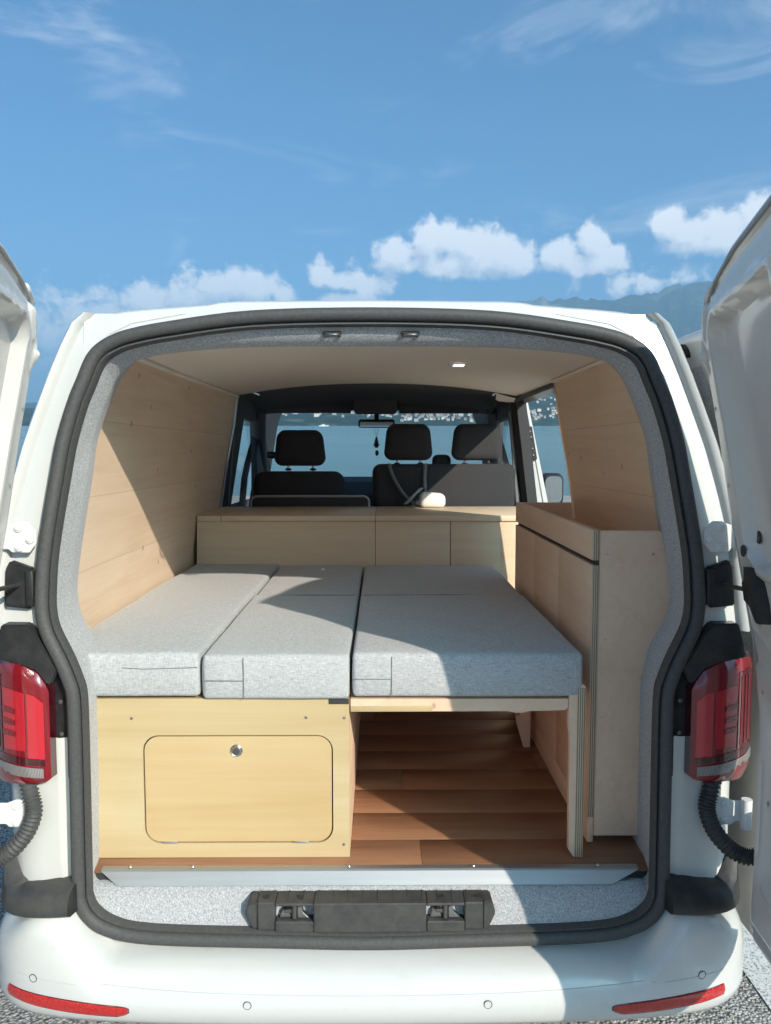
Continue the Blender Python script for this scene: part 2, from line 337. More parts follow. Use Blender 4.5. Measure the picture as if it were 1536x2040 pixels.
def prism(name, pts, plane, a, b, mat, parent=None, r=0):
    """extrude a 2-D outline: plane 'xz' along y, 'xy' along z, 'yz' along x"""
    f = {'xz': lambda p, d: (p[0], d, p[1]), 'xy': lambda p, d: (p[0], p[1], d), 'yz': lambda p, d: (d, p[0], p[1])}[plane]
    bm = bmesh.new(); n = len(pts)
    A = [bm.verts.new(f(p, a)) for p in pts]; B = [bm.verts.new(f(p, b)) for p in pts]
    bm.faces.new(A); bm.faces.new(B[::-1])
    for i in range(n): bm.faces.new((A[i], B[i], B[(i + 1) % n], A[(i + 1) % n]))
    bmesh.ops.recalc_face_normals(bm, faces=bm.faces)
    if r:
        es = [e for e in bm.edges if len(e.link_faces) == 2 and e.calc_face_angle(0) > .6]
        bmesh.ops.bevel(bm, geom=es, offset=r, segments=2, affect='EDGES')
    return link(name, bm_mesh(bm, name), mat, parent)
def grid(name, rows, mat, parent=None, smooth=True, closed=False, thick=0, skip=None, flip=False):
    """surface through rows of equal length"""
    nr, nc = len(rows), len(rows[0]); v = [p for r_ in rows for p in r_]; f = []
    for i in range(nr - 1):
        for j in range(nc if closed else nc - 1):
            if skip and skip(i, j): continue
            k = (j + 1) % nc; q = (i * nc + j, i * nc + k, (i + 1) * nc + k, (i + 1) * nc + j); f.append(q[::-1] if flip else q)
    o = raw(name, v, f, mat, parent, smooth, recalc=False)
    if thick:
        m = o.modifiers.new('s', 'SOLIDIFY'); m.thickness = thick; m.offset = 0
    return o
def catmull(P, n, closed=False):
    P = [Vector(p) for p in P]; out = []; N_ = len(P)
    rng = range(N_ if closed else N_ - 1)
    for i in rng:
        g = (lambda k: P[k % N_]) if closed else (lambda k: P[max(0, min(N_ - 1, k))])
        a, b, c, d = g(i - 1), g(i), g(i + 1), g(i + 2)
        for k in range(n):
            t = k / n
            out.append(.5 * ((2 * b) + (c - a) * t + (2 * a - 5 * b + 4 * c - d) * t * t + (3 * b - a - 3 * c + d) * t ** 3))
    if not closed: out.append(P[-1])
    return out
def tube(name, path, r, mat, parent=None, n=8, closed=False, rfun=None, cap=True):
    P = [Vector(p) for p in path]; rows = []; N_ = len(P); ref = None
    for i, p in enumerate(P):
        t = (P[(i + 1) % N_] - P[i - 1]) if closed else (P[min(i + 1, N_ - 1)] - P[max(i - 1, 0)])
        t.normalize()
        if ref is None: ref = t.orthogonal().normalized()
        ref = (ref - t * ref.dot(t)).normalized(); bi = t.cross(ref); rr = rfun(i) if rfun else r
        rows.append([p + (ref * math.cos(2 * math.pi * k / n) + bi * math.sin(2 * math.pi * k / n)) * rr for k in range(n)])
    if closed: rows.append(rows[0])
    bm = bmesh.new(); V = [[bm.verts.new(q) for q in r_] for r_ in (rows[:-1] if closed else rows)]
    if closed: V.append(V[0])
    for i in range(len(V) - 1):
        for j in range(n): bm.faces.new((V[i][j], V[i][(j + 1) % n], V[i + 1][(j + 1) % n], V[i + 1][j]))
    if cap and not closed: bm.faces.new(V[0][::-1]); bm.faces.new(V[-1])
    return sharp(link(name, bm_mesh(bm, name, True), mat, parent), 60)
def sweep(name, path, normals, prof, mat, parent=None, back=Vector((0, -1, 0))):
    """closed sweep: profile (n, b) offsets along an outward normal and the rearward direction"""
    rows = [[p + nn * a + back * b for a, b in prof] for p, nn in zip(path, normals)]
    rows.append(rows[0]); return grid(name, rows, mat, parent, True, True)
def lathe(name, prof, c, axis, mat, parent=None, n=20):
    ax = {'x': lambda r_, h, a: (h, r_ * math.cos(a), r_ * math.sin(a)), 'y': lambda r_, h, a: (r_ * math.cos(a), h, r_ * math.sin(a)), 'z': lambda r_, h, a: (r_ * math.cos(a), r_ * math.sin(a), h)}[axis]
    bm = bmesh.new(); V = []
    for r_, h in prof: V.append([bm.verts.new(Vector(c) + Vector(ax(max(r_, 1e-5), h, 2 * math.pi * k / n))) for k in range(n)])
    for i in range(len(V) - 1):
        for j in range(n): bm.faces.new((V[i][j], V[i][(j + 1) % n], V[i + 1][(j + 1) % n], V[i + 1][j]))
    bmesh.ops.remove_doubles(bm, verts=bm.verts, dist=1e-6)
    return sharp(link(name, bm_mesh(bm, name, True), mat, parent), 40)
def rrect(x0, x1, z0, z1, r, n=6):
    out = []
    for cx, cz, a0 in ((x1 - r, z1 - r, 0), (x0 + r, z1 - r, 90), (x0 + r, z0 + r, 180), (x1 - r, z0 + r, 270)):
        for k in range(n + 1):
            a = R(a0 + 90 * k / n); out.append((cx + r * math.cos(a), cz + r * math.sin(a)))
    return out
def holed(name, rect, hole, y0, y1, mat, parent=None):
    """plate in XZ between y0 and y1 with a hole outline cut through"""
    X0, X1, Z0, Z1 = rect; cx = sum(p[0] for p in hole) / len(hole); cz = sum(p[1] for p in hole) / len(hole)
    def hit(p):
        dx, dz = p[0] - cx, p[1] - cz; t = 1e9
        if dx > 1e-9: t = min(t, (X1 - cx) / dx)
        if dx < -1e-9: t = min(t, (X0 - cx) / dx)
        if dz > 1e-9: t = min(t, (Z1 - cz) / dz)
        if dz < -1e-9: t = min(t, (Z0 - cz) / dz)
        return [cx + dx * t, cz + dz * t]
    O = [hit(p) for p in hole]
    for c in ((X0, Z0), (X0, Z1), (X1, Z0), (X1, Z1)):
        i = min(range(len(O)), key=lambda k: (O[k][0] - c[0]) ** 2 + (O[k][1] - c[1]) ** 2); O[i] = list(c)
    n = len(hole); v = []; f = []
    for y in (y0, y1):
        v += [(p[0], y, p[1]) for p in O]; v += [(p[0], y, p[1]) for p in hole]
    for i in range(n):
        j = (i + 1) % n
        f += [(i, j, n + j, n + i), (2 * n + i, 3 * n + i, 3 * n + j, 2 * n + j), (n + i, n + j, 3 * n + j, 3 * n + i), (i, 2 * n + i, 2 * n + j, j)]
    return raw(name, v, f, mat, parent)
def lerp(x, tab):
    if x <= tab[0][0]: return tab[0][1]
    for (a, b), (c, d) in zip(tab, tab[1:]):
        if x <= c: return b + (d - b) * (x - a) / (c - a)
    return tab[-1][1]
def sstep(a, b, x):
    t = max(0, min(1, (x - a) / (b - a))); return t * t * (3 - 2 * t)

# ------------------------------------------------------------------ setting: car park, lake, far shore
def setting():
    # asphalt slab in the van's frame (falls 2 degrees towards the water)
    o = raw('parking_asphalt', [(-60, -40, 0), (60, -40, 0), (60, 27.6, 0), (-60, 27.6, 0)], [(0, 1, 2, 3)], 'asphalt', recalc=False)
    tag(o, kind='structure'); o.matrix_world = TILT
    # painted bay line running along the right flank
    o = raw('painted_line', [(1.16, -6, .004), (1.36, -6, .004), (1.30, 6, .004), (1.10, 6, .004)], [(0, 1, 2, 3)], 'road_paint', recalc=False)
    tag(o, kind='structure'); o.matrix_world = TILT
    # loose chippings lying on the asphalt beside the bumper
    rg = random.Random(3); bm = bmesh.new()
    for k in range(2600):
        x = rg.uniform(-2.2, 2.4); y = rg.uniform(1.2, 3.4); s = rg.uniform(.002, .006)
        vs = [bm.verts.new((x + s * a * rg.uniform(.6, 1.4), y + s * b * rg.uniform(.6, 1.4), h)) for a, b, h in ((-1, -.6, .0), (1, -.7, .0), (.1, 1, .0), (0, 0, s * 1.2))]
        for q in ((0, 1, 3), (1, 2, 3), (2, 0, 3)): bm.faces.new([vs[i] for i in q])
    o = link('stone_chippings', bm_mesh(bm, 'stone_chippings'), 'rock'); tag(o, 'small pale stone chippings scattered on the asphalt', 'gravel', kind='stuff'); o.matrix_world = TILT
    # bank and lake (level world)
    bank = [[(x, y, z) for x in range(-70, 71, 10)] for y, z in ((27.0, -.97), (28.5, -1.5), (32, -3.2))]
    tag(grid('shore_bank', bank, 'rock'), kind='structure')
    o = raw('lake', [(-26000, -26000, -2.2), (26000, -26000, -2.2), (26000, 26000, -2.2), (-26000, 26000, -2.2)], [(0, 1, 2, 3)], 'lake_water', recalc=False); tag(o, kind='structure')
    # boulders edging the bank on the left
    rg = random.Random(11)
    for k in range(6):
        bm = bmesh.new(); bmesh.ops.create_icosphere(bm, subdivisions=2, radius=1)
        sx, sy, sz = rg.uniform(.35, .7), rg.uniform(.3, .6), rg.uniform(.25, .5)
        for v in bm.verts:
            f = 1 + rg.uniform(-.13, .13); v.co = Vector((v.co.x * sx * f, v.co.y * sy * f, v.co.z * sz * f))
        o = link('shore_boulder', bm_mesh(bm, 'shore_boulder'), 'rock'); o.location = (-15.4 + k * .85 + rg.uniform(-.2, .2), 27.9 + rg.uniform(-.5, .4), -.80 + rg.uniform(-.1, .15)); o.rotation_euler = (0, 0, rg.uniform(0, 6))
        tag(o, 'grey brown boulder edging the lake shore, seen left of the van', 'boulder', 'boulders along the shore')
    # far shore: terrain in rings round the bay
    def n2(x, y):
        from mathutils import noise
        return noise.fractal(Vector((x, y, 1.7)), 1.0, 2.1, 6)
    def hill_h(a, t):           # a azimuth in degrees, t 0..1 from the shore up
        base = lerp(a, [(-90, 60), (-40, 62), (-27, 70), (-12, 150), (0, 200), (10, 270), (16, 330), (30, 420), (90, 430)])
        return base * (t ** .75)
    A = [-95 + k * 1.0 for k in range(191)]; T = [0, .04, .1, .18, .28, .4, .55, .7, .85, 1.0, 1.15]
    rows = []
    for t in T:
        row = []
        for a in A:
            r_ = 2500 + 180 * n2(a * .06, 3) + t * 1900
            h = hill_h(a, min(t, 1)) * (1 + .22 * n2(a * .11, t * 2.2)) if t > 0 else 0
            if t > 1.05: h *= .55
            row.append((r_ * math.sin(R(a)), r_ * math.cos(R(a)), -2.6 + h))
        rows.append(row)
    hills = grid('far_hills', rows, 'forest_hill'); tag(hills, kind='structure')
    rows = []
    peak = [(-95, 200), (-30, 170), (-18, 260), (-6, 420), (4, 900), (9, 1225), (10.8, 1265), (13, 1285), (16.2, 1235), (18.5, 1290), (21, 1345), (24, 1390), (30, 1450), (60, 1200), (95, 700)]
    for t in [0, .12, .25, .38, .5, .62, .74, .86, 1.0, 1.15]:
        row = []
        for k in range(951):
            a = -95 + k * .2; r_ = 5200 + t * 3000
            h = lerp(a, peak) * (min(t, 1) ** 1.15) * (1 + .022 * n2(a * .35, t * 3) * (1 if t > .9 else 3) + .03 * n2(a * 1.6, t * 5))
            if t > 1.05: h *= .6
            row.append((r_ * math.sin(R(a)), r_ * math.cos(R(a)), -3 + h))
        rows.append(row)
    tag(grid('mountain', rows, 'mountain_rock'), kind='structure')
    # houses of the far shore, one mesh of each of four sizes shared by the copies
    kinds = []
    for (w, d, h, rh) in ((14, 11, 7, 4), (20, 12, 9, 4.5), (30, 14, 14, 3), (12, 12, 8, 5)):
        bm = bmesh.new(); add_box(bm, -w / 2, w / 2, -d / 2, d / 2, -6, h)
        wall = bm_mesh(bm, 'house'); wall.materials.append(M['house_wall'])
        bm = bmesh.new(); e = .8
        v = [bm.verts.new(p) for p in ((-w / 2 - e, -d / 2 - e, h), (w / 2 + e, -d / 2 - e, h), (w / 2 + e, d / 2 + e, h), (-w / 2 - e, d / 2 + e, h), (-w / 2 - e, 0, h + rh), (w / 2 + e, 0, h + rh))]
        for q in ((0, 1, 5, 4), (2, 3, 4, 5), (0, 4, 3), (1, 2, 5), (0, 3, 2, 1)): bm.faces.new([v[i] for i in q])
        roof = bm_mesh(bm, 'roof'); roof.materials.append(M['house_roof']); kinds.append((wall, roof))
    rg = random.Random(5)
    for k in range(290):
        zone = k % 10
        if zone < 5: a = rg.uniform(1.5, 8.8); e = rg.uniform(.004, .018)
        elif zone < 7: a = rg.uniform(-9.2, 1.5); e = rg.uniform(.009, .019)
        elif zone < 9: a = rg.uniform(11.0, 13.6); e = rg.choice((rg.uniform(.001, .02), rg.uniform(.012, .042)))
        else: a = rg.uniform(-27.5, -25); e = rg.uniform(.001, .012)
        # walk up the slope until the ground shows at the wanted height angle
        t = 0
        while t < .9:
            r_ = 2500 + 180 * n2(a * .06, 3) + t * 1900
            z = -2.6 + hill_h(a, t) * (1 + .22 * n2(a * .11, t * 2.2))
            if z / r_ > e: break
            t += .01
        wall, roof = kinds[rg.choice((0, 0, 1, 1, 2, 3))]
        o = bpy.data.objects.new('house', wall); col.objects.link(o)
        o.location = (r_ * math.sin(R(a)), r_ * math.cos(R(a)), z + 2); o.rotation_euler = (0, 0, R(-a) + rg.uniform(-.5, .5)); s = rg.uniform(.34, .62); o.scale = (s, s, s)
        tag(o, 'tiny pale house with pitched roof on the wooded far lake shore', 'house', 'houses on the far shore')
        q = bpy.data.objects.new('roof', roof); col.objects.link(q); q.parent = o
    # motor boat far out on the water
    b = bpy.data.objects.new('motor_boat', None); col.objects.link(b); b.location = (-118, 1620, -2.2)
    tag(b, 'small white motor boat far out on the lake, seen through the windscreen', 'boat')
    v = [(-9, -1.6, .1), (6, -1.6, .1), (10, 0, .4), (6, 1.6, .1), (-9, 1.6, .1), (-9, -2, 2), (6, -2, 2.2), (12, 0, 2.6), (6, 2, 2.2), (-9, 2, 2)]
    me = bpy.data.meshes.new('hull'); me.from_pydata(v, [], [(0, 1, 6, 5), (1, 2, 7, 6), (2, 3, 8, 7), (3, 4, 9, 8), (4, 0, 5, 9), (5, 6, 7, 8, 9)]); me.materials.append(M['boat_white'])
    h = bpy.data.objects.new('hull', me); col.objects.link(h); h.parent = b
    bm = bmesh.new(); add_box(bm, -4, 3, -1.3, 1.3, 2, 4.2, .3); c = bpy.data.objects.new('cabin', bm_mesh(bm, 'cabin')); c.data.materials.append(M['boat_white']); col.objects.link(c); c.parent = b
    # the air over the lake
    bm = bmesh.new(); add_box(bm, -30000, 30000, -30000, 30000, -8, 1800)
    hz = bpy.data.objects.new('haze', bm_mesh(bm, 'haze')); col.objects.link(hz); tag(hz, 'pale blue haze over the lake and hills', 'haze', kind='stuff')
    m = bpy.data.materials.new('haze_air'); m.use_nodes = True; N = m.node_tree.nodes; L = m.node_tree.links; N.clear()
    o = N.new('ShaderNodeOutputMaterial'); p = N.new('ShaderNodeVolumePrincipled'); p.inputs['Color'].default_value = (.36, .66, 1, 1); p.inputs['Density'].default_value = 1.25e-4
    L.new(p.outputs[0], o.inputs['Volume']); hz.data.materials.append(m)
setting()

# ------------------------------------------------------------------ the van
van = thing('camper_van', (0, 3.4, 0), 'white panel van with both rear doors open, converted to a plywood camper', 'van')

def prof_y(z): return 1.70 if z < 1.08 else 1.70 + (z - 1.08) * .09
# right half of the rear opening: seal outer edge (x, z) and the felt lining's inner edge (x, z, y)
HALF = [(0, 1.895, 0, 1.815, 1.822), (.27, 1.888, .28, 1.813, 1.822), (.46, 1.863, .465, 1.800, 1.826), (.545, 1.846, .535, 1.787, 1.832), (.585, 1.832, .567, 1.776, 1.838),
        (.618, 1.812, .592, 1.756, 1.845), (.642, 1.783, .612, 1.732, 1.85), (.662, 1.735, .631, 1.695, 1.855), (.682, 1.685, .650, 1.655, 1.86), (.706, 1.60, .672, 1.59, 1.86),
        (.722, 1.51, .686, 1.505, 1.86), (.737, 1.42, .702, 1.42, 1.86), (.748, 1.34, .716, 1.345, 1.86), (.752, 1.28, .727, 1.28, 1.86), (.752, 1.217, .734, 1.212, 1.86),
        (.740, 1.163, .725, 1.155, 1.86), (.708, 1.098, .690, 1.09, 1.86), (.690, 1.051, .677, 1.04, 1.86), (.683, 1.009, .672, .99, 1.86), (.683, .832, .672, .80, 1.86),
        (.685, .593, .672, .60, 1.83), (.683, .544, .667, .565, 1.80), (.662, .498, .655, .548, 1.772), (.611, .462, .630, .549, 1.762), (.505, .44, .51, .547, 1.758),
        (.211, .43, .21, .547, 1.758), (0, .425, 0, .547, 1.758)]
def full(half, f):
    r_ = [f(*h) for h in half]; l_ = [Vector((-p.x, p.y, p.z)) for p in r_[1:-1]][::-1]
    return r_ + l_
outer_c = full(HALF, lambda x, z, a, b, c: Vector((x, prof_y(z), z)))
inner_c = full(HALF, lambda x, z, a, b, c: Vector((a, c, b)))
OUT = catmull(outer_c, 5, True); INN = catmull(inner_c, 5, True)
NRM = []
for i in range(len(OUT)):
    t = OUT[(i + 1) % len(OUT)] - OUT[i - 1]; NRM.append(Vector((-t.z, 0, t.x)).normalized() * -1)
if NRM[0].z < 0: NRM = [-n for n in NRM]

def opening():
    cen = [p - n * .021 for p, n in zip(OUT, NRM)]
    seal = sweep('door_seal', cen, NRM, [(-.021, -.012), (-.0205, .008), (-.0175, .014), (-.014, .013), (-.0125, .004), (-.0105, .004), (-.009, .013), (-.006, .0165), (-.002, .0205), (.006, .022), (.013, .0205), (.018, .015), (.021, .006), (.021, -.012)], 'rubber', van)
    # felt lining: from under the seal to the inner edge, then turned forward
    def row(f): return [f(i) for i in range(len(OUT))]
    a = row(lambda i: OUT[i] - NRM[i] * .036 + Vector((0, .006, 0)))
    rows = [a]
    for t, bulge in ((.12, -.004), (.4, -.010), (.75, -.010), (.93, -.003), (1, 0)):
        rows.append(row(lambda i: a[i].lerp(INN[i], t) + Vector((0, bulge, 0))))
    rows.append(row(lambda i: INN[i] + NRM[i] * .004 + Vector((0, .02, 0))))
    rows.append(row(lambda i: INN[i] + NRM[i] * (.03 if INN[i].z > 1.0 else .008) + Vector((0, .12, 0))))
    felt = grid('felt_lining', rows, 'felt', van, True, True)
    # two striker loops in the felt above
    for x in (-.089, .089):
        s = boxes('door_striker', [(x - .022, x + .022, 1.782, 1.83, 1.838, 1.844)], 'black_plastic', van, .002)
        tube('striker_loop', catmull([(x - .016, 1.80, 1.836), (x - .016, 1.775, 1.834), (x - .010, 1.762, 1.833), (x + .010, 1.762, 1.833), (x + .016, 1.775, 1.834), (x + .016, 1.80, 1.836)], 4), .0042, 'dark_steel', s)
    # aluminium sill strip with screws, ply edge below
    sill = raw('sill_strip', [(-.648, 1.79, .574), (.640, 1.79, .574), (-.648, 1.774, .5738), (.640, 1.774, .5738), (-.645, 1.769, .571), (.637, 1.769, .571), (-.60, 1.747, .548), (.57, 1.747, .548)], [(0, 1, 3, 2), (2, 3, 5, 4), (4, 5, 7, 6)], 'aluminium', van)
    m = sill.modifiers.new('s', 'SOLIDIFY'); m.thickness = .0025
    for x in (-.58, -.43, -.055, .245, .545): lathe('screw', [(0, .003), (.003, .0028), (.0045, .001), (.005, 0)], (x, 1.782, .576), 'z', 'steel', sill, 10)
    # lock panel at the foot of the opening
    lp = boxes('lock_panel', [(-.262, -.222, 1.690, 1.744, .474, .539), (-.133, .126, 1.686, 1.744, .470, .539), (.214, .256, 1.690, 1.744, .474, .539),
                              (-.2215, -.1335, 1.687, 1.7435, .5315, .5385), (.1265, .2135, 1.687, 1.7435, .5315, .5385), (-.2215, -.1335, 1.6865, 1.7435, .4705, .4955), (.1265, .2135, 1.6865, 1.7435, .4705, .4955)], 'grey_plastic', van, .0025)
    prism('panel_end', [(-.2622, .4745), (-.2622, .5385), (-.283, .5385), (-.291, .512), (-.276, .478)], 'xz', 1.692, 1.744, 'grey_plastic', lp, .003)
    prism('panel_end', [(.2562, .4745), (.2562, .5385), (.277, .5385), (.286, .512), (.271, .478)], 'xz', 1.692, 1.744, 'grey_plastic', lp, .003)
    ribs = [(x, x + .0022, 1.697, 1.742, .539, .5402) for x in [-.262 + .0345 * k for k in range(16)]]
    boxes('ribs', ribs, 'rubber', lp, .0004)
    for x in (-.245, -.165, .16, .246): lathe('bolt_hole', [(.0085, .0005), (.0075, .0012), (.006, .0006), (0, .0004)], (x, 1.716, .5395), 'z', 'black_plastic', lp, 14)
    for x in (-.178, .170):
        box('latch_recess', x - .0425, x + .0425, 1.730, 1.736, .496, .531, 'cab_dark', lp, 0)
        la = prism('latch', [(x - .034, .498), (x - .008, .500), (x - .018, .519), (x - .026, .516)], 'xz', 1.700, 1.716, 'steel', lp, .001)
        prism('latch_claw', [(x + .008, .498), (x + .034, .499), (x + .020, .512), (x + .016, .526), (x + .008, .524)], 'xz', 1.698, 1.712, 'steel', la, .001)
        tube('latch_pin', [(x, 1.70, .498), (x, 1.70, .530)], .006, 'dark_steel', la, 10)
        boxes('latch_spring', [(x - .022, x - .006, 1.694, 1.699, .512, .520)], 'dark_steel', la, .001)
opening()

# ---- outer skin
DP = [(.30, .875), (.45, .885), (.57, .885), (.75, .885), (.95, .88), (1.12, .868), (1.25, .855), (1.40, .84), (1.49, .819), (1.585, .793), (1.67, .763), (1.752, .733), (1.815, .707), (1.862, .684), (1.888, .654)]
ZS = [d[0] for d in DP]
def dx(y): return lerp(y, [(1.82, 0), (1.9, .014), (2.0, .026), (2.3, .046), (2.8, .052), (4.0, .052), (4.6, .04), (5.0, .03), (5.7, .0)])
def side_x(z, y): return lerp(z, DP) + dx(y)
def seal_x(z): return max((p.x for p in OUT if abs(p.z - z) < .02 and p.x > 0), default=.7)
def body():
    YS = [1.86, 1.93, 2.0, 2.15, 2.3, 2.6, 2.80, 3.5, 4.09, 4.3, 4.95, 5.15, 5.4, 5.7]
    for sg in (1, -1):
        rows = [[(sg * side_x(z, y), y, z) for z in ZS] for y in YS]
        def skip(i, j):
            y0, z0 = YS[i], ZS[j]
            if y0 >= 5.1 and z0 >= 1.24: return True
            if sg > 0 and 2.79 <= y0 < 4.0 and .57 <= z0 < 1.80: return True
            return 4.3 <= y0 < 4.9 and 1.25 <= z0 < 1.70
        grid('body_side', rows, 'white_paint', van, True, skip=skip)
        # rear corner post above the lamp
        zz = [1.165 + k * .024 for k in range(31)]; rows = []
        for z in zz:
            z = min(z, 1.884); xs = seal_x(z) - .012; xd = lerp(z, DP); y = prof_y(z)
            rows.append([(sg * x, yy, z) for x, yy in ((xs, y + .012), (xs + (xd - xs) * .5, y + .016), (xd - .030, y + .018), (xd - .025, y + .010), (xd - .019, y + .002), (xd - .010, y - .001), (xd - .003, y + .008), (xd + .001, y + .030), (xd + .006, y + .08), (xd + .014, y + .135), (xd + .018, 1.90))])
        grid('rear_pillar', rows, 'white_paint', van, True)
        # lower corner below the lamp
        rows = []
        for z in (.47, .54, .60, .68, .76, .84, .92):
            xs = .675
            rows.append([(sg * x, y, z) for x, y in ((xs, 1.716), (.70, 1.716), (.712, 1.713), (.722, 1.717), (.76, 1.720), (.792, 1.730), (.815, 1.738), (.838, 1.757), (.858, 1.785), (.872, 1.82), (.884, 1.865), (.90, 1.91))])
        grid('corner_panel', rows, 'white_paint_clean', van, True)
    # roof, with the raised centre and the drip channels
    XR = [0, .15, .30, .345, .372, .45, .512, .56, .592, .606, .618, .632, .644, .654]
    def zr(x): return lerp(x, [(0, 1.918), (.335, 1.915), (.375, 1.907), (.512, 1.897), (.59, 1.889), (.608, 1.878), (.622, 1.862), (.636, 1.866), (.654, 1.888)])
    top_half = [p for p in OUT if p.x >= 0 and p.z > 1.74]
    def zs(x): return lerp(x, sorted((p.x, p.z) for p in top_half))
    XX = [-x for x in XR[:0:-1]] + XR
    def rise(y): return lerp(y, [(1.8, 0), (1.95, .012), (2.3, .028), (3, .036), (4.2, .02), (4.6, -.01), (4.85, -.06)])
    rows = [[(x, prof_y(zs(abs(x))) + .012, zs(abs(x)) - .012) for x in XX], [(x, 1.787, max(zr(abs(x)) - .007, zs(abs(x)))) for x in XX]]
    for y in (1.795, 1.81, 1.95, 2.3, 3.0, 3.8, 4.2, 4.6, 4.8):
        rows.append([(x, y, zr(abs(x)) + (rise(y) if y > 1.8 else -.002) * (1 - (abs(x) / .654) ** 4)) for x in XX])
    roof = grid('roof', rows, 'white_paint', van, True)
    lathe('roof_plug', [(0, -.010), (.020, -.010), (.025, -.007), (.0265, 0), (.0265, .02)], (-.508, 1.797, 1.862), 'y', 'rubber', roof, 20)
    # nose: bonnet and front, only there to close the cab
    raw('bonnet', [(-.80, 5.3, 1.34), (.80, 5.3, 1.34), (.78, 6.1, 1.12), (-.78, 6.1, 1.12), (.76, 6.35, .75), (-.76, 6.35, .75), (.76, 6.35, .3), (-.76, 6.35, .3)], [(0, 1, 2, 3), (3, 2, 4, 5), (5, 4, 6, 7)], 'white_paint', van)
    for sg in (1, -1): raw('wing', [(sg * .80, 5.3, 1.34), (sg * .78, 6.1, 1.12), (sg * .76, 6.35, .75), (sg * .76, 6.35, .3), (sg * .79, 5.3, .3)], [(0, 1, 2, 3, 4)], 'white_paint', van)
    raw('underbody', [(-.87, 1.72, .32), (.87, 1.72, .32), (.87, 5.6, .32), (-.87, 5.6, .32)], [(0, 1, 2, 3)], 'cab_dark', van)
    for sg in (1, -1):
        for y in (2.95, 5.75):
            w = lathe('wheel', [(.20, -.10), (.30, -.10), (.325, -.07), (.33, 0), (.325, .07), (.30, .10), (.20, .10)], (sg * .74, y, .33), 'x', 'rubber', van, 32)
            lathe('rim', [(0, -.06), (.12, -.05), (.19, -.085), (.21, -.095), (.21, .095), (.19, .085), (.12, .05), (0, .06)], (sg * .74, y, .33), 'x', 'steel', w, 24)
body()

# ---- bumper
BP = catmull([(0, 1.600, 0), (.30, 1.602, 0), (.52, 1.610, 0), (.68, 1.625, 0), (.785, 1.648, 0), (.848, 1.686, 0), (.885, 1.74, 0), (.905, 1.82, 0), (.914, 1.95, 0), (.918, 2.25, 0)], 6)
BPATH = [Vector((-p.x, p.y, 0)) for p in BP[:0:-1]] + BP
BN = []
for i in range(len(BPATH)):
    t = BPATH[min(i + 1, len(BPATH) - 1)] - BPATH[max(0, i - 1)]; BN.append(Vector((t.y, -t.x, 0)).normalized())
def b_top(x): return .417 + .118 * sstep(.60, .715, abs(x)) - .050 * sstep(.74, .875, abs(x))
def b_prof(x):
    zt = b_top(x)
    return [(.10, zt + .012), (.075, zt + .009), (.045, zt + .002), (.022, zt - .012), (.008, zt - .034), (.0015, zt - .058), (0, .352 + (zt - .417) * .25), (.001, .335), (.006, .315), (.016, .300), (.035, .290), (.09, .286)]
def b_pt(u, z, off=0):
    """point on the bumper face at path position u (float index) and height z"""
    i = int(u); t = u - i; i = max(0, min(len(BPATH) - 2, i))
    p = BPATH[i].lerp(BPATH[i + 1], t); n = BN[i].lerp(BN[i + 1], t).normalized()
    inset = lerp(z, sorted((b, a) for a, b in b_prof(p.x)))
    return p + n * (off - inset) + Vector((0, 0, z)), n
def u_at(x):
    for i in range(len(BPATH) - 1):
        if BPATH[i].x <= x <= BPATH[i + 1].x: return i + (x - BPATH[i].x) / (BPATH[i + 1].x - BPATH[i].x)
    return 0
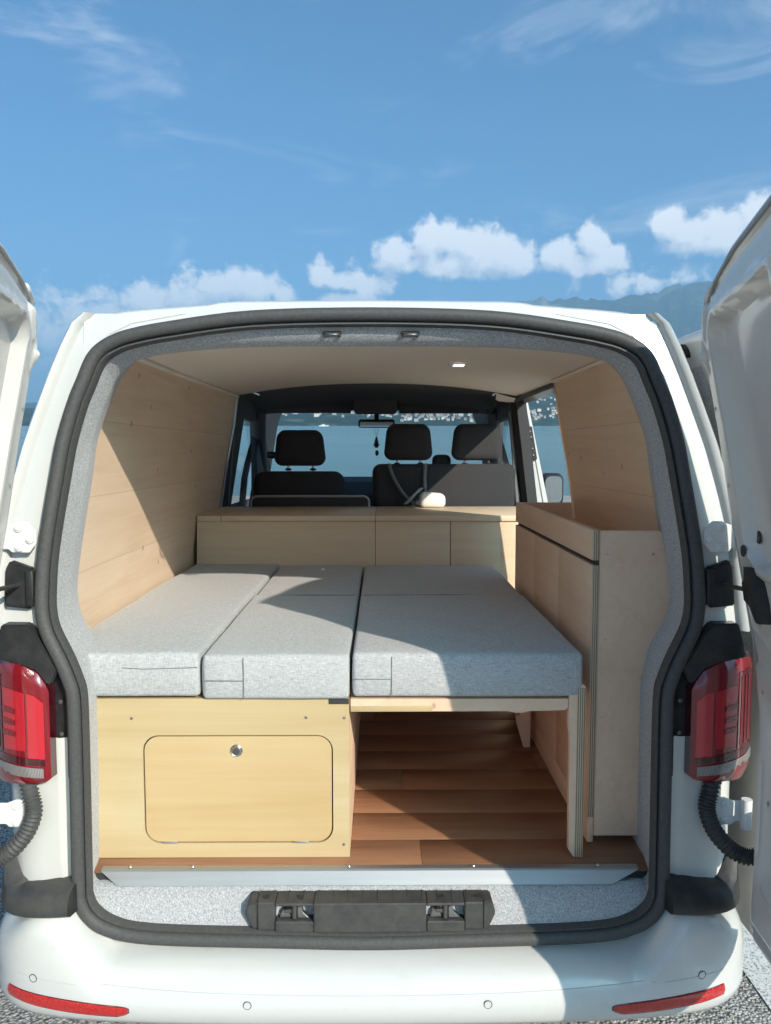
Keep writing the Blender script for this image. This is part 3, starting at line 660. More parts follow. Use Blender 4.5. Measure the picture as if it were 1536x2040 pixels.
def bumper():
    rows = []
    for p, n in zip(BPATH, BN):
        rows.append([p - n * a + Vector((0, 0, z)) for a, z in b_prof(p.x)])
    bp = grid('rear_bumper', rows, 'bumper_paint', van, True)
    # ledge between the bumper and the seal
    led = []
    for k in range(61):
        x = -.65 + 1.3 * k / 60; zt = b_top(x); u = u_at(x); q, n = b_pt(u, zt + .011, 0)
        zs_ = min(p.z for p in OUT if abs(p.x - x) < .03)
        led.append([q + Vector((0, 0, 0)), Vector((x, q.y + .02, zt + .013)), Vector((x, 1.70, zs_ + .002)), Vector((x, 1.718, zs_ + .015))])
    grid('bumper_ledge', led, 'bumper_paint', bp, True)
    # fine joint line along the face
    path = []
    for k in range(1, len(BPATH) - 1):
        x = BPATH[k].x
        if abs(x) < .80: path.append(b_pt(k, .376 + .026 * (abs(x) / .8) ** 2, .0)[0])
    tube('joint_line', path, .0009, 'joint_grey', bp, 5)
    for x, z in ((-.755, .398), (-.272, .358), (.257, .358), (.742, .400)):
        c, n = b_pt(u_at(x), z, .0008); ring = []
        a = n.cross(Vector((0, 0, 1))).normalized(); b = Vector((0, 0, 1))
        s = tube('parking_sensor', [c + (a * math.cos(t) + b * math.sin(t)) * .0088 for t in [2 * math.pi * k / 24 for k in range(24)]], .0009, 'rubber', bp, 5, True)
        v = [c] + [c + n * .0004 + (a * math.cos(t) + b * math.sin(t)) * .0078 for t in [2 * math.pi * k / 24 for k in range(24)]]
        raw('sensor_disc', v, [(0, k + 1, (k + 1) % 24 + 1) for k in range(24)], 'bumper_paint', s, recalc=False)
    for sg in (1, -1):
        rows = []
        for k in range(41):
            t = k / 40; x = .535 + ((.800 if sg > 0 else .822) - .535) * t; zc = .336 + .018 * t ** 1.6; hw = .0115 + .0015 * math.sin(t * math.pi)
            if t < .1: hw *= .35 + .65 * (t / .1) ** .6; zc += .004 * (1 - t / .1)
            u = u_at(sg * x)
            rows.append([b_pt(u, zc + a * hw, o_)[0] for a, o_ in ((-1.12, 0), (-1, .003), (0, .0055), (1, .003), (1.12, 0))])
        rf = grid('reflector', rows, 'reflector_red', bp, True)
        rim = [r_[0] for r_ in rows] + [r_[-1] for r_ in rows[::-1]]
        tube('reflector_rim', rim, .0013, 'red_dark', rf, 5, True)
        # black cap filling the step between bumper end and body
        xs = (.676, .70, .73, .76, .79, .82, .85, .872, .888, .899, .906)
        rows = []
        for k, x in enumerate(xs):
            u = u_at(sg * x); p = BPATH[int(u)].lerp(BPATH[int(u) + 1], u - int(u)); n = BN[int(u)]; t = k / (len(xs) - 1)
            lo = .534 - .040 * t; hi = .597 - .045 * t + .065 * sstep(.62, .82, t) - .10 * sstep(.9, 1, t)
            rows.append([p - n * a + Vector((0, 0, z)) for a, z in ((.060, lo - .004), (.024, lo), (.014, lo + .008), (.012, lo + .022), (.020, hi - .016), (.034, hi - .004), (.06, hi), (.10, hi + .002))])
        o = grid('corner_cap', rows, 'grey_plastic' if sg < 0 else 'black_plastic', van, True)
        v0, v1 = [list(r_) for r_ in (rows[0], rows[-1])]
        raw('cap_end', v0, [tuple(range(8))], 'black_plastic', o)
bumper()

# ---- tail lamps, their black surrounds, hinges, door stays, cable conduits
def lamp_surround(sg):
    rows = []
    for k in range(16):
        z = .826 + (1.165 - .826) * k / 15; xs = seal_x(z) - .015; y = prof_y(z)
        rows.append([(sg * x, yy, z) for x, yy in ((xs, y + .010), (xs + .018, y + .008), (xs + .026, y + .016), (xs + .040, y + .018), (.735, 1.722), (.765, 1.728), (.80, 1.742), (.84, 1.775), (.872, 1.83))] )
    # keep the columns ordered where the seal swings out
    rows = [[(sg * max(abs(p[0]), abs(r_[0][0]) + .002 * i), p[1], p[2]) for i, p in enumerate(r_)] for r_ in rows]
    o = grid('lamp_surround', rows, 'black_plastic', van, True)
    # cowl over the lamp and two black blocks on the post
    prism('lamp_cowl', [(sg * x, z) for x, z in ((.700, 1.085), (.722, 1.118), (.748, 1.166), (.768, 1.186), (.824, 1.186), (.842, 1.122), (.858, 1.112), (.80, 1.100), (.752, 1.082), (.728, 1.050), (.716, 1.05))], 'xz', 1.694, 1.745, 'black_plastic', o, .003)
    prism('stay_bracket', [(sg * x, z) for x, z in ((.756, 1.310), (.806, 1.328), (.816, 1.31), (.822, 1.224), (.764, 1.218))], 'xz', 1.708, 1.728, 'black_plastic', van, .004)
    box('bracket_fold', *sorted((sg * .752, sg * .770)), 1.70, 1.735, 1.226, 1.306, 'black_plastic', o, .003)
    for z in (.93, 1.005): lathe('screw', [(0, -.004), (.005, -.003), (.006, 0)], (sg * .704, 1.712, z), 'y', 'dark_steel', o, 10)
def LX(s): return .722 + .186 * s
def LY(x): return 1.692 + (max(0, x - .755) / .155) ** 2 * .115
def LB(s): return lerp(s, [(0, .835), (.06, .826), (.5, .816), (.82, .803), (.93, .812), (1, .845)])
def LT(s): return lerp(s, [(0, 1.035), (.05, 1.056), (.14, 1.079), (.3, 1.093), (.55, 1.103), (.85, 1.106), (.93, 1.095), (1, 1.03)])
def lamp(sg):
    S = [k / 24 for k in range(25)]; T = [k / 20 for k in range(21)]
    def pt(s, t, o_): x = LX(s); return Vector((sg * (x + o_ * (.5 if s > .9 else 0)), LY(x) - o_, LB(s) + (LT(s) - LB(s)) * t))
    def bul(s, t): return .012 * min(1, 7 * min(s, 1 - s, t, 1 - t)) ** .5
    rows = [[pt(s, t, bul(s, t)) for s in S] for t in T]
    lm = grid('tail_light', rows, 'red_lens', van, True)
    # skirt back to the body
    rim = [rows[0][i] for i in range(25)] + [r_[-1] for r_ in rows[1:]] + [rows[-1][i] for i in range(23, -1, -1)] + [r_[0] for r_ in rows[-2:0:-1]]
    grid('lens_skirt', [[p for p in rim] + [rim[0]], [p + Vector((sg * -.004, .035, 0)) for p in rim] + [rim[0] + Vector((sg * -.004, .035, 0))]], 'red_dark', lm, True)
    def patch(name, s0, s1, t0, t1, o_, mat, skew=0, rd=0):
        rr = []
        for i in range(9):
            t = t0 + (t1 - t0) * i / 8; e = (1 - abs(2 * i / 8 - 1) ** 6) if rd else 1
            rr.append([pt(s0 + (s1 - s0) * j / 8 * 1.0, t + skew * (s0 + (s1 - s0) * j / 8), bul(s0 + (s1 - s0) * j / 8, min(.97, max(.03, t))) + o_) for j in range(9)])
        return grid(name, rr, mat, lm, True)
    patch('inner_panel', .05, .24, .24, .80, .0015, 'red_bright')
    patch('bulb_window', .27, .60, .30, .79, .0012, 'red_bright')
    for t in (.60, .505, .415): patch('light_bar', .40, .61, t, t + .042, .0028, 'red_lens')
    for s_ in (.68, .76, .84): patch('light_guide', s_, s_ + .03, .30, .84, .0030, 'red_lens')
    patch('dark_window', .63, .93, .27, .88, .0016, 'red_dark')
    patch('dark_band', .05, .93, .165, .225, .0016, 'red_dark', .06)
    patch('clear_lens', .07, .93, .05, .145, .0026, 'clear_lens', .075)
def hinge(sg, z0, z1):
    x = lerp((z0 + z1) / 2, [(.6, .80), (.75, .805), (1.38, .775)])
    o = prism('hinge', [(sg * a, b) for a, b in ((x - .028, z0 + .022), (x - .012, z0), (x + .028, z0 + .001), (x + .034, z0 + .008), (x + .062, z0 + .008), (x + .062, z1 - .008), (x + .030, z1 - .008), (x + .010, z1), (x - .010, z1), (x - .028, z1 - .022))], 'xz', 1.712, 1.718, 'hinge_paint', van, .0015)
    tube('hinge_knuckle', [(sg * (x + .055), 1.700, z0 - .002), (sg * (x + .055), 1.700, z1 + .002)], .012, 'hinge_paint', o, 12)
    for a, b in ((-.015, z0 + .030), (.010, z0 + .012), (.010, z1 - .014)): lathe('bolt', [(0, -.007), (.004, -.007), (.0045, -.005), (.009, -.004), (.0105, 0)], (sg * (x + a), 1.712, b), 'y', 'hinge_paint', o, 14)
def conduit(sg):
    P_ = [(.795, 1.722, .835), (.776, 1.705, .79), (.768, 1.698, .752), (.784, 1.69, .706), (.820, 1.68, .667), (.858, 1.668, .657), (.893, 1.655, .682), (.905, 1.64, .73), (.895, 1.625, .775)]
    pa = catmull([(sg * a, b, c) for a, b, c in P_], 22)
    o = tube('cable_conduit', pa, .018, 'conduit', van, 14, rfun=lambda i: .0195 if (i // 2) % 2 else .0155)
    if sg < 0: o.data.materials[0] = M['rubber']
for sg in (1, -1):
    lamp_surround(sg); lamp(sg); hinge(sg, 1.345, 1.415); hinge(sg, .710, .775); conduit(sg)

# ---- rear wing doors, standing open
def wing_door(sg, width, dirx):
    HX = [(.48, .852), (.62, .860), (1.0, .866), (1.10, .856), (1.2, .838), (1.414, .803), (1.62, .764), (1.80, .724), (1.95, .702)]
    HY = [(.48, 1.650), (1.10, 1.665), (1.414, 1.692), (1.65, 1.688), (1.95, 1.670)]
    d = Vector((-dirx, -1, 0)).normalized(); n = Vector((-d.y, d.x, 0)) * -1   # n: towards the van's middle
    if n.x > 0: n = -n
    def zt(s): return lerp(s, [(0, 1.800), (.008, 1.828), (.02, 1.850), (.04, 1.870), (.08, 1.893), (.15, 1.912), (.3, 1.930), (.8, 1.945)])
    def pt(s, z, o_):
        q = lerp(z, [(.5, .06), (1.1, .09), (1.4, .16), (1.9, dirx + .03)]); p = Vector((lerp(z, HX), lerp(z, HY), z)) + Vector((-q, -1, 0)).normalized() * s + n * o_; return Vector((sg * p.x, p.y, p.z))
    def relief(s, z):
        e = min(s, zt(s) - z, width - s, z - .50)
        o_ = .004 * sstep(.0, .008, e) - .010 * sstep(.010, .022, e) + .018 * sstep(.026, .046, e)
        ws = min(s - .135, 1.835 - (z - .06 * 0), z - 1.335, width - .06 - s)
        cx, cz = max(0, .135 + .06 - s), max(0, z - 1.775, 1.395 - z); ws = min(ws, .06 - math.hypot(cx, cz)) if (cx > 0 and cz > 0) else ws
        o_ -= .030 * sstep(0, .016, ws) - .012 * sstep(-.022, -.012, ws)
        o_ += .012 * sstep(.055, .062, s) * sstep(1.36, 1.40, z) * (1 - sstep(.112, .118, s)) * .6
        o_ -= .016 * sstep(1.135, 1.115, z) * 0
        o_ += .010 * sstep(1.125, 1.105, z) * sstep(.02, .05, s) - .020 * sstep(1.09, .98, z) * sstep(.04, .10, s) * sstep(.60, .70, z)
        for a, b, w_, h_ in (((.040, 1.835), (.066, 1.770), .009, .005), ((.040, 1.715), (.066, 1.770), .009, .005), ((.066, 1.770), (.075, 1.74), .008, .004), ((.040, 1.640), (.050, 1.60), .008, -.004),
                             ((.105, 1.865), (.088, 1.80), .008, .004), ((.050, 1.20), (.115, 1.175), .006, .005), ((.150, 1.19), (.230, 1.21), .006, -.005), ((.05, .90), (.05, .70), .008, -.006), ((.09, .64), (.30, .60), .010, .006)):
            A2, B2, P2 = Vector(a), Vector(b), Vector((s, z)); t = max(0, min(1, (P2 - A2).dot(B2 - A2) / (B2 - A2).length_squared)); q = (P2 - A2.lerp(B2, t)).length
            o_ += h_ * (1 - sstep(w_ * .3, w_ * 1.4, q)) * sstep(.045, .06, s)
        return o_
    ns, nz = 100, 230
    SS = [width * (k / ns) ** 1.35 for k in range(ns + 1)]
    rows = [[pt(s, .50 + (zt(s) - .50) * j / nz, relief(s, .50 + (zt(s) - .50) * j / nz)) for s in SS] for j in range(nz + 1)]
    door = grid('rear_door', rows, 'white_paint_clean', van, True)
    tag(door, 'open right rear wing door, inner side in shade' if sg > 0 else 'open left rear wing door, inner side in sun')
    back = [[pt(s, .50 + (zt(s) - .50) * j / 20, -.010 - .040 * sstep(0, .09, s) - .018 * math.sin(math.pi * min(1, max(0, s / width)))) for s in SS[::5]] for j in range(21)]
    grid('outer_skin', back, 'white_paint', door, True)
    rim = [pt(s, zt(s), 0) for s in SS] ; rimb = [pt(s, zt(s), -.010 - .040 * sstep(0, .09, s)) for s in SS]
    grid('top_edge', [rim, rimb], 'white_paint_clean', door, True)
    hz_ = [.50 + 1.30 * k / 30 for k in range(31)]
    grid('hinge_edge', [[pt(0, z, 0) for z in hz_], [pt(-.004, z, -.005) for z in hz_], [pt(0, z, -.010) for z in hz_]], 'white_paint_clean', door, True)
    grid('free_edge', [[pt(width, z, 0) for z in hz_ + [1.94]], [pt(width, z, -.05) for z in hz_ + [1.94]]], 'white_paint_clean', door, True)
    grid('bottom_edge', [[pt(s, .50, 0) for s in SS[::2]], [pt(s, .50, -.05) for s in SS[::2]]], 'white_paint_clean', door, True)
    # rubber lip along the top and hinge edges
    lip = [pt(.012, z, .003) for z in [.52 + 1.28 * k / 40 for k in range(41)]] + [pt(s + .012, zt(s) - .012, .004) for s in SS[6:]]
    tube('edge_seal', lip, .0038, 'pale_trim', door, 6)
    # plugs, stay box and rod
    for s, z, r_ in ((.150, 1.398, .0145), (.132, 1.368, .0135)):
        c = pt(s, z, relief(s, z) + .002); ax = Vector((sg * n.x, n.y, 0)); a = ax.cross(Vector((0, 0, 1))).normalized()
        v = [c + ax * .003] + [c + (a * math.cos(t) + Vector((0, 0, 1)) * math.sin(t)) * r_ * q + ax * h for q, h in ((.8, .003), (1, -.001)) for t in [2 * math.pi * k / 20 for k in range(20)]]
        raw('plug', v, [(0, k + 1, (k + 1) % 20 + 1) for k in range(20)] + [(k + 1, (k + 1) % 20 + 1, (k + 1) % 20 + 21, k + 21) for k in range(20)], 'black_plastic', door)
    for s, z in ((.075, 1.66), (.078, 1.50), (.10, 1.21), (.07, 1.06), (.075, .82), (.12, .70), (.20, 1.17)):
        c = pt(s, z, relief(s, z)); ax = Vector((sg * n.x, n.y, 0)); a = ax.cross(Vector((0, 0, 1))).normalized()
        v = [c + ax * .002] + [c + (a * math.cos(t) + Vector((0, 0, 1)) * math.sin(t)) * .0062 + ax * .0005 for t in [2 * math.pi * k / 12 for k in range(12)]]
        raw('clip', v, [(0, k + 1, (k + 1) % 12 + 1) for k in range(12)], 'pale_trim', door)
    stay = bmesh.new()
    pts = [(a_ + .018, b_) for a_, b_ in ((.092, 1.262), (.100, 1.300), (.118, 1.308), (.135, 1.338), (.155, 1.338), (.165, 1.30), (.165, 1.262), (.155, 1.226), (.138, 1.226), (.118, 1.256))]
    A_ = [stay.verts.new(pt(s, z, .008)) for s, z in pts]; B_ = [stay.verts.new(pt(s, z, .038)) for s, z in pts]
    stay.faces.new(A_); stay.faces.new(B_[::-1])
    for i in range(len(pts)): stay.faces.new((A_[i], B_[i], B_[(i + 1) % len(pts)], A_[(i + 1) % len(pts)]))
    st = link('stay_box', bm_mesh(stay, 'stay_box'), 'black_plastic', door)
    tube('stay_rod', [(sg * .790, 1.708, 1.272), pt(.115, 1.284, .024)], .0052, 'dark_steel', st, 8)
    return door
wing_door(1, .64, .20)
wing_door(-1, .70, .20)

# ---- sliding door, slid back along the right flank
def sliding_door():
    def X(z, y): return side_x(z, max(y, 2.0)) + .078
    YS = [1.76, 1.78, 1.86, 1.94, 2.00, 2.2, 2.45, 2.58, 2.66]; Z = [.34, .5, .7, .9, 1.1, 1.2, 1.3, 1.45, 1.6, 1.72, 1.78, 1.815, 1.84, 1.86]
    rows = [[(X(z, y), y, z) for z in Z] for y in YS]
    skip = lambda i, j: 2.0 <= YS[i] < 2.55 and 1.2 <= Z[j] < 1.75
    o = grid('sliding_door', rows, 'white_paint_clean', van, True, thick=.03, skip=skip)
    tag(o, 'sliding side door pushed open along the right flank')
    grid('window', [[(X(z, y) + .004, y, z) for z in (1.18, 1.3, 1.45, 1.6, 1.72, 1.79)] for y in (1.98, 2.2, 2.4, 2.60)], 'dark_glass', o, True)
    f = [[(X(z, y) - .018 - .006 * math.sin(z * 60) * .2, y, z) for z in [1.0 + .02 * k for k in range(40)]] for y in (1.905, 1.92, 1.95, 1.98, 1.998)]
    grid('felt_strip', f, 'felt', o, True)
    f = [[(X(z, y) - .018, y, z) for y in [1.998 + .01 * k for k in range(14)]] for z in (1.75, 1.77, 1.79, 1.80)]
    grid('felt_corner', f, 'felt', o, True)
    lathe('rubber_stop', [(.017, -.02), (.017, .012), (.012, .018), (0, .018)], (X(1.825, 2.0) - .016, 1.955, 1.822), 'x', 'black_plastic', o, 14)
    tube('lower_seal', catmull([(.99, 1.9, .56), (1.0, 1.92, .50), (1.005, 1.95, .44), (1.0, 2.0, .38), (.98, 2.2, .35)], 6), .012, 'rubber', o, 8)
sliding_door()

# ---- load-space lining: floor planks, wall boards, ceiling
def wall_x(z): return lerp(z, [(.5, .802), (1.05, .800), (1.15, .792), (1.29, .775), (1.5, .742), (1.7, .703), (1.85, .682)])
def lining():
    fl = box('floor', -.80, .80, 1.778, 3.90, .540, .5655, 'cab_dark', van, 0); 
    rg = random.Random(2); y = 1.772; cache = {}
    row = 0
    while y < 3.3:
        w = .148; x = -.80 - rg.uniform(.0, .9) if row else -.74
        first = True
        while x < .80:
            l = [1.22, .94, 1.40][(row + int(first)) % 3] if not (row == 0) else (.862 if first else 1.3)
            x0, x1 = max(x, -.80), min(x + l, .80)
            if x1 - x0 > .02:
                o = box('plank', x0 + .0004, x1 - .0004, y + .0004, y + w - .0004, .5655, .570, 'floor_wood', fl, .0005, 1)
            x += l; first = False
        y += w; row += 1
    for sg, y1 in ((-1, 3.80), (1, 2.95)):
        lin = grid('wall_lining', [[(sg * (wall_x(z) + .006), yy, z) for z in (.55, 1.05, 1.29, 1.5, 1.7, 1.85)] for yy in (1.90, y1 - .006)], 'joint_brown', van, True)
        tag(lin, 'pale plywood wall lining with a diagonal patch of sun' if sg < 0 else 'pale plywood wall lining in shade above the cabinet')
        zz = [.60, .85, 1.05, 1.25, 1.45, 1.65, 1.852]
        for a, b in zip(zz, zz[1:]):
            n = 5; prof = [a + .0004 + (b - a - .0008) * k / n for k in range(n + 1)]
            rows = [[(sg * (wall_x(z) + o_), y, z) for z in prof] for y, o_ in ((1.895, .009), (1.895, 0), (y1, 0), (y1, .009))]
            grid('board', rows, 'poplar', lin, True)
    # white trim on the front end of the left wall
    grid('wall_end_trim', [[(-(wall_x(z) - .004), 3.801, z) for z in (1.25, 1.5, 1.7, 1.85)], [(-(wall_x(z) - .006), 3.835, z) for z in (1.25, 1.5, 1.7, 1.85)], [(-(wall_x(z) + .02), 3.836, z) for z in (1.25, 1.5, 1.7, 1.85)]], 'white_paint_clean', van, True)
    grid('wall_end_trim', [[((wall_x(z) - .003), 2.9505, z) for z in (.9, 1.25, 1.5, 1.7, 1.85)], [((wall_x(z) - .003), 2.956, z) for z in (.9, 1.25, 1.5, 1.7, 1.85)], [((wall_x(z) + .04), 2.957, z) for z in (.9, 1.25, 1.5, 1.7, 1.85)]], 'poplar', van, True)
    # ceiling panel
    XC = [-.70 + 1.4 * k / 24 for k in range(25)]
    def zc(x, y): return 1.905 - .062 * (abs(x) / .70) ** 2.2 - .006 * math.sin((y - 1.9) * 2)
    ce = grid('ceiling_panel', [[(x, y, zc(x, y)) for x in XC] for y in (1.90, 2.3, 2.7, 3.1, 3.5, 3.87)], 'headliner', van, True)
    grid('ceiling_lip', [[(x, 3.87, zc(x, 3.87)) for x in XC], [(x, 3.872, zc(x, 3.87) + .012) for x in XC]], 'cab_dark', ce, True)
    for y0, y1 in ((1.95, 2.62), (2.63, 3.80)): box('corner_moulding', -.690, -.668, y0, y1, 1.832, 1.842, 'headliner', ce, .002)
    box('corner_moulding', .668, .690, 1.95, 2.95, 1.830, 1.840, 'headliner', ce, .002)
    li = box('ceiling_lamp', .268, .334, 2.80, 2.845, zc(.3, 2.8) - .008, zc(.3, 2.8) + .004, 'hinge_paint', ce, .003)
    box('lamp_lens', .285, .325, 2.798, 2.838, zc(.3, 2.8) - .0105, zc(.3, 2.8) - .007, 'lamp_cover', li, .002)
    # padded corner of the cab roof over the side opening
    grid('ceiling_corner', [[(.60, 3.872, 1.862), (.66, 3.872, 1.845), (.70, 3.872, 1.836)], [(.61, 3.95, 1.835), (.66, 3.96, 1.826), (.705, 3.96, 1.822)], [(.63, 4.0, 1.83), (.67, 4.0, 1.825), (.71, 4.0, 1.825)]], 'headliner', van, True)
lining()

# ---- cab: liner, pillars, windscreen, dash, visors, mirrors, seats
def cab():
    XC = [-.74 + 1.48 * k / 20 for k in range(21)]
    def zh(x, c, s): return c - (c - s) * (abs(x) / .74) ** 2.2
    grid('cab_headliner', [[(x, y, zh(x, c, s)) for x in XC] for y, c, s in ((3.874, 1.917, 1.85), (4.1, 1.92, 1.85), (4.4, 1.90, 1.84), (4.62, 1.86, 1.82), (4.74, 1.822, 1.795))], 'cab_liner', van, True)
    for sg in (-1, 1):
        # cab door inner side with its window opening
        ys = [3.86, 4.0, 4.12, 4.32, 4.93, 5.1, 5.5]; zs_ = [.57, .9, 1.22, 1.4, 1.6, 1.76, 1.86]
        def xx(z, y): return lerp(z, [(.57, .83), (1.22, .825), (1.76, .735), (1.86, .70)]) - max(0, y - 4.9) * .05
        sk = lambda i, j: (4.32 <= ys[i] < 4.9 and 1.2 <= zs_[j] < 1.7) or (sg > 0 and ys[i] < 4.05)
        grid('cab_side', [[(sg * xx(z, y), y, z) for z in zs_] for y in ys], 'cab_dark', van, True, skip=sk)
        grid('side_window', [[(sg * (xx(z, y) + .03), y, z) for z in (1.2, 1.4, 1.6, 1.78)] for y in (4.30, 4.95)], 'glass', van, True)
        # B-pillar trim with belt
        x0 = .70 if sg > 0 else .735
        rows = [[(sg * (x0 + o_ + lean), y, z) for y, o_ in ((4.105, .07), (4.105, .02), (4.07, 0), (3.99, 0), (3.955, .02), (3.955, .07))] for z, lean in ((.57, .09), (1.2, .075), (1.4, .05), (1.6, .025), (1.76, .004), (1.84, -.006))]
        bp = grid('pillar_trim', rows, 'cab_dark', van, True)
        tube('belt', [(sg * (x0 - .004 + .0), 4.03, 1.78), (sg * (x0 + .03), 4.01, 1.40), (sg * (x0 + .05), 4.0, 1.1)], .010, 'strap', bp, 6)
        # windscreen pillar
        tube('windscreen_pillar', catmull([(sg * .70, 4.66, 1.845), (sg * .735, 4.80, 1.79), (sg * .775, 5.06, 1.62), (sg * .80, 5.30, 1.45), (sg * .81, 5.45, 1.30)], 5), .052, 'cab_liner', van, 10)
        prism('door_corner_panel', [(4.90, 1.20), (5.36, 1.20), (5.36, 1.42), (5.00, 1.64), (4.92, 1.70)], 'yz', sg * .765, sg * .80, 'cab_dark', van, .006)
    # right B-pillar jamb: white sheet, rubber, lock plate
    zs_ = [.57, .8, 1.05, 1.296, 1.5, 1.7, 1.838]
    xi = lambda z: lerp(z, [(.57, .862), (1.296, .842), (1.838, .760)]); xo = lambda z: lerp(z, [(.57, .932), (1.296, .914), (1.838, .796)])
    j = grid('pillar_jamb', [[(xi(z) + (xo(z) - xi(z)) * t, 4.082 + q, z) for z in zs_] for t, q in ((-.15, 0), (.62, 0), (.66, -.006), (.78, -.006), (1, -.004), (1.02, .02))], 'white_paint', van, True)
    tube('side_opening_seal', [(xi(z) - .012, 4.062, z) for z in zs_] , .013, 'rubber', van, 8)
    tube('opening_rail', [(.700, 2.96, 1.832), (.705, 3.5, 1.832), (.712, 4.06, 1.830)], .011, 'rubber', van, 8)
    lp = prism('lock_plate', [(xi(z) + a, z) for a, z in ((.005, 1.695), (.036, 1.705), (.040, 1.70), (.044, 1.535), (.038, 1.525), (.010, 1.528))], 'xz', 4.066, 4.079, 'black_plastic', j, .003)
    for z in (1.675, 1.645, 1.585, 1.55): lathe('bolt', [(0, -.006), (.005, -.005), (.0085, -.002), (.009, 0)], (xi(z) + .024, 4.066, z), 'y', 'dark_steel', lp, 10)
    # windscreen and dash
    grid('windscreen', [[(x, y, z - .02 * (abs(x) / .8) ** 2) for x in [-w + 2 * w * k / 10 for k in range(11)]] for y, z, w in ((4.73, 1.835, .72), (5.0, 1.68, .77), (5.3, 1.50, .80), (5.52, 1.36, .81))], 'glass', van, True)
    prism('dashboard', [(4.86, .60), (4.86, 1.20), (4.90, 1.30), (5.0, 1.375), (5.12, 1.405), (5.30, 1.400), (5.55, 1.33), (5.55, .6)], 'yz', -.80, .80, 'cab_dark', van, .02)
    for x0, x1 in ((-.60, -.155), (.135, .62)): box('sun_visor', x0, x1, 4.655, 4.685, 1.802 if x0 < 0 else 1.80, 1.885, 'cab_liner', van, .010, 3)
    co = box('overhead_console', -.135, .120, 4.55, 4.70, 1.795, 1.90, 'cab_liner', van, .02, 3)
    mir = box('interior_mirror', -.108, .108, 4.58, 4.612, 1.712, 1.762, 'black_plastic', van, .014, 3)
    box('mirror_glass', -.098, .098, 4.5775, 4.5812, 1.718, 1.757, 'mirror_glass', mir, 0)
    tube('mirror_arm', [(0, 4.612, 1.74), (.0, 4.64, 1.77), (0, 4.665, 1.81)], .014, 'black_plastic', mir, 8)
    gh = tube('grab_handle', catmull([(.655, 4.20, 1.835), (.635, 4.22, 1.812), (.640, 4.34, 1.800), (.655, 4.42, 1.812), (.675, 4.44, 1.83)], 5), .010, 'cab_liner', van, 8)
    # outside mirror on the right
    bm = bmesh.new(); add_box(bm, 1.045, 1.19, 4.86, 5.0, 1.225, 1.435, .045, 4)
    mo = sharp(link('side_mirror', bm_mesh(bm, 'side_mirror'), 'black_plastic', van), 60)
    prism('side_mirror_glass', rrect(1.064, 1.170, 1.246, 1.416, .035), 'xz', 4.852, 4.859, 'mirror_glass', mo)
    tube('mirror_foot', [(1.06, 4.93, 1.27), (.93, 4.97, 1.25), (.80, 5.0, 1.24)], .03, 'black_plastic', mo, 8)
    # seats
    def headrest(x0, x1, z0, z1, par):
        bm = bmesh.new(); add_box(bm, x0, x1, 4.02, 4.125, z0, z1, .042, 5)
        for v in bm.verts:
            t = (v.co.z - z0) / (z1 - z0); cx = (x0 + x1) / 2; v.co.x = cx + (v.co.x - cx) * (1.0 - .16 * max(0, t - .45) / .55 - .05 * max(0, .3 - t))
        h = sharp(link('headrest', bm_mesh(bm, 'headrest'), 'seat_fabric', par), 60)
        for q in (.27, .75): 
            x = x0 + (x1 - x0) * q
            p = tube('headrest_post', [(x, 4.07, z0 - .06), (x, 4.07, z0 + .03)], .006, 'steel', par, 8)
            lathe('post_collar', [(0, -.002), (.016, -.002), (.018, .004), (.010, .010)], (x, 4.07, z0 - .022), 'z', 'black_plastic', par, 12)
        return h
    def backrest(x0, x1, z1, r_=.05):
        bm = bmesh.new(); add_box(bm, x0, x1, 3.985, 4.14, .85, z1, r_, 5)
        for v in bm.verts:
            t = (v.co.z - .85) / (z1 - .85); v.co.y += .05 * (t - 1) * 0 + .03 * (1 - t); v.co.y -= .008 * math.sin((v.co.x - x0) / (x1 - x0) * math.pi)
        return sharp(link('front_seat', bm_mesh(bm, 'front_seat'), 'seat_fabric', van), 60)
    s = backrest(-.645, -.165, 1.468, .06); tag(s, 'black driver seat'); headrest(-.536, -.266, 1.496, 1.684, s)
    lathe('adjuster_knob', [(0, -.03), (.016, -.028), (.020, 0), (.012, .02)], (-.545, 4.07, 1.553), 'x', 'black_plastic', s, 12)
    s = backrest(-.02, .735, 1.506, .045); tag(s, 'dark grey double passenger seat, half in sun'); headrest(.041, .297, 1.525, 1.716, s); headrest(.396, .661, 1.525, 1.716, s)
    box('front_armrest_block', .30, .40, 4.10, 4.18, 1.30, 1.555, 'seat_fabric', s, .03, 3)
cab()

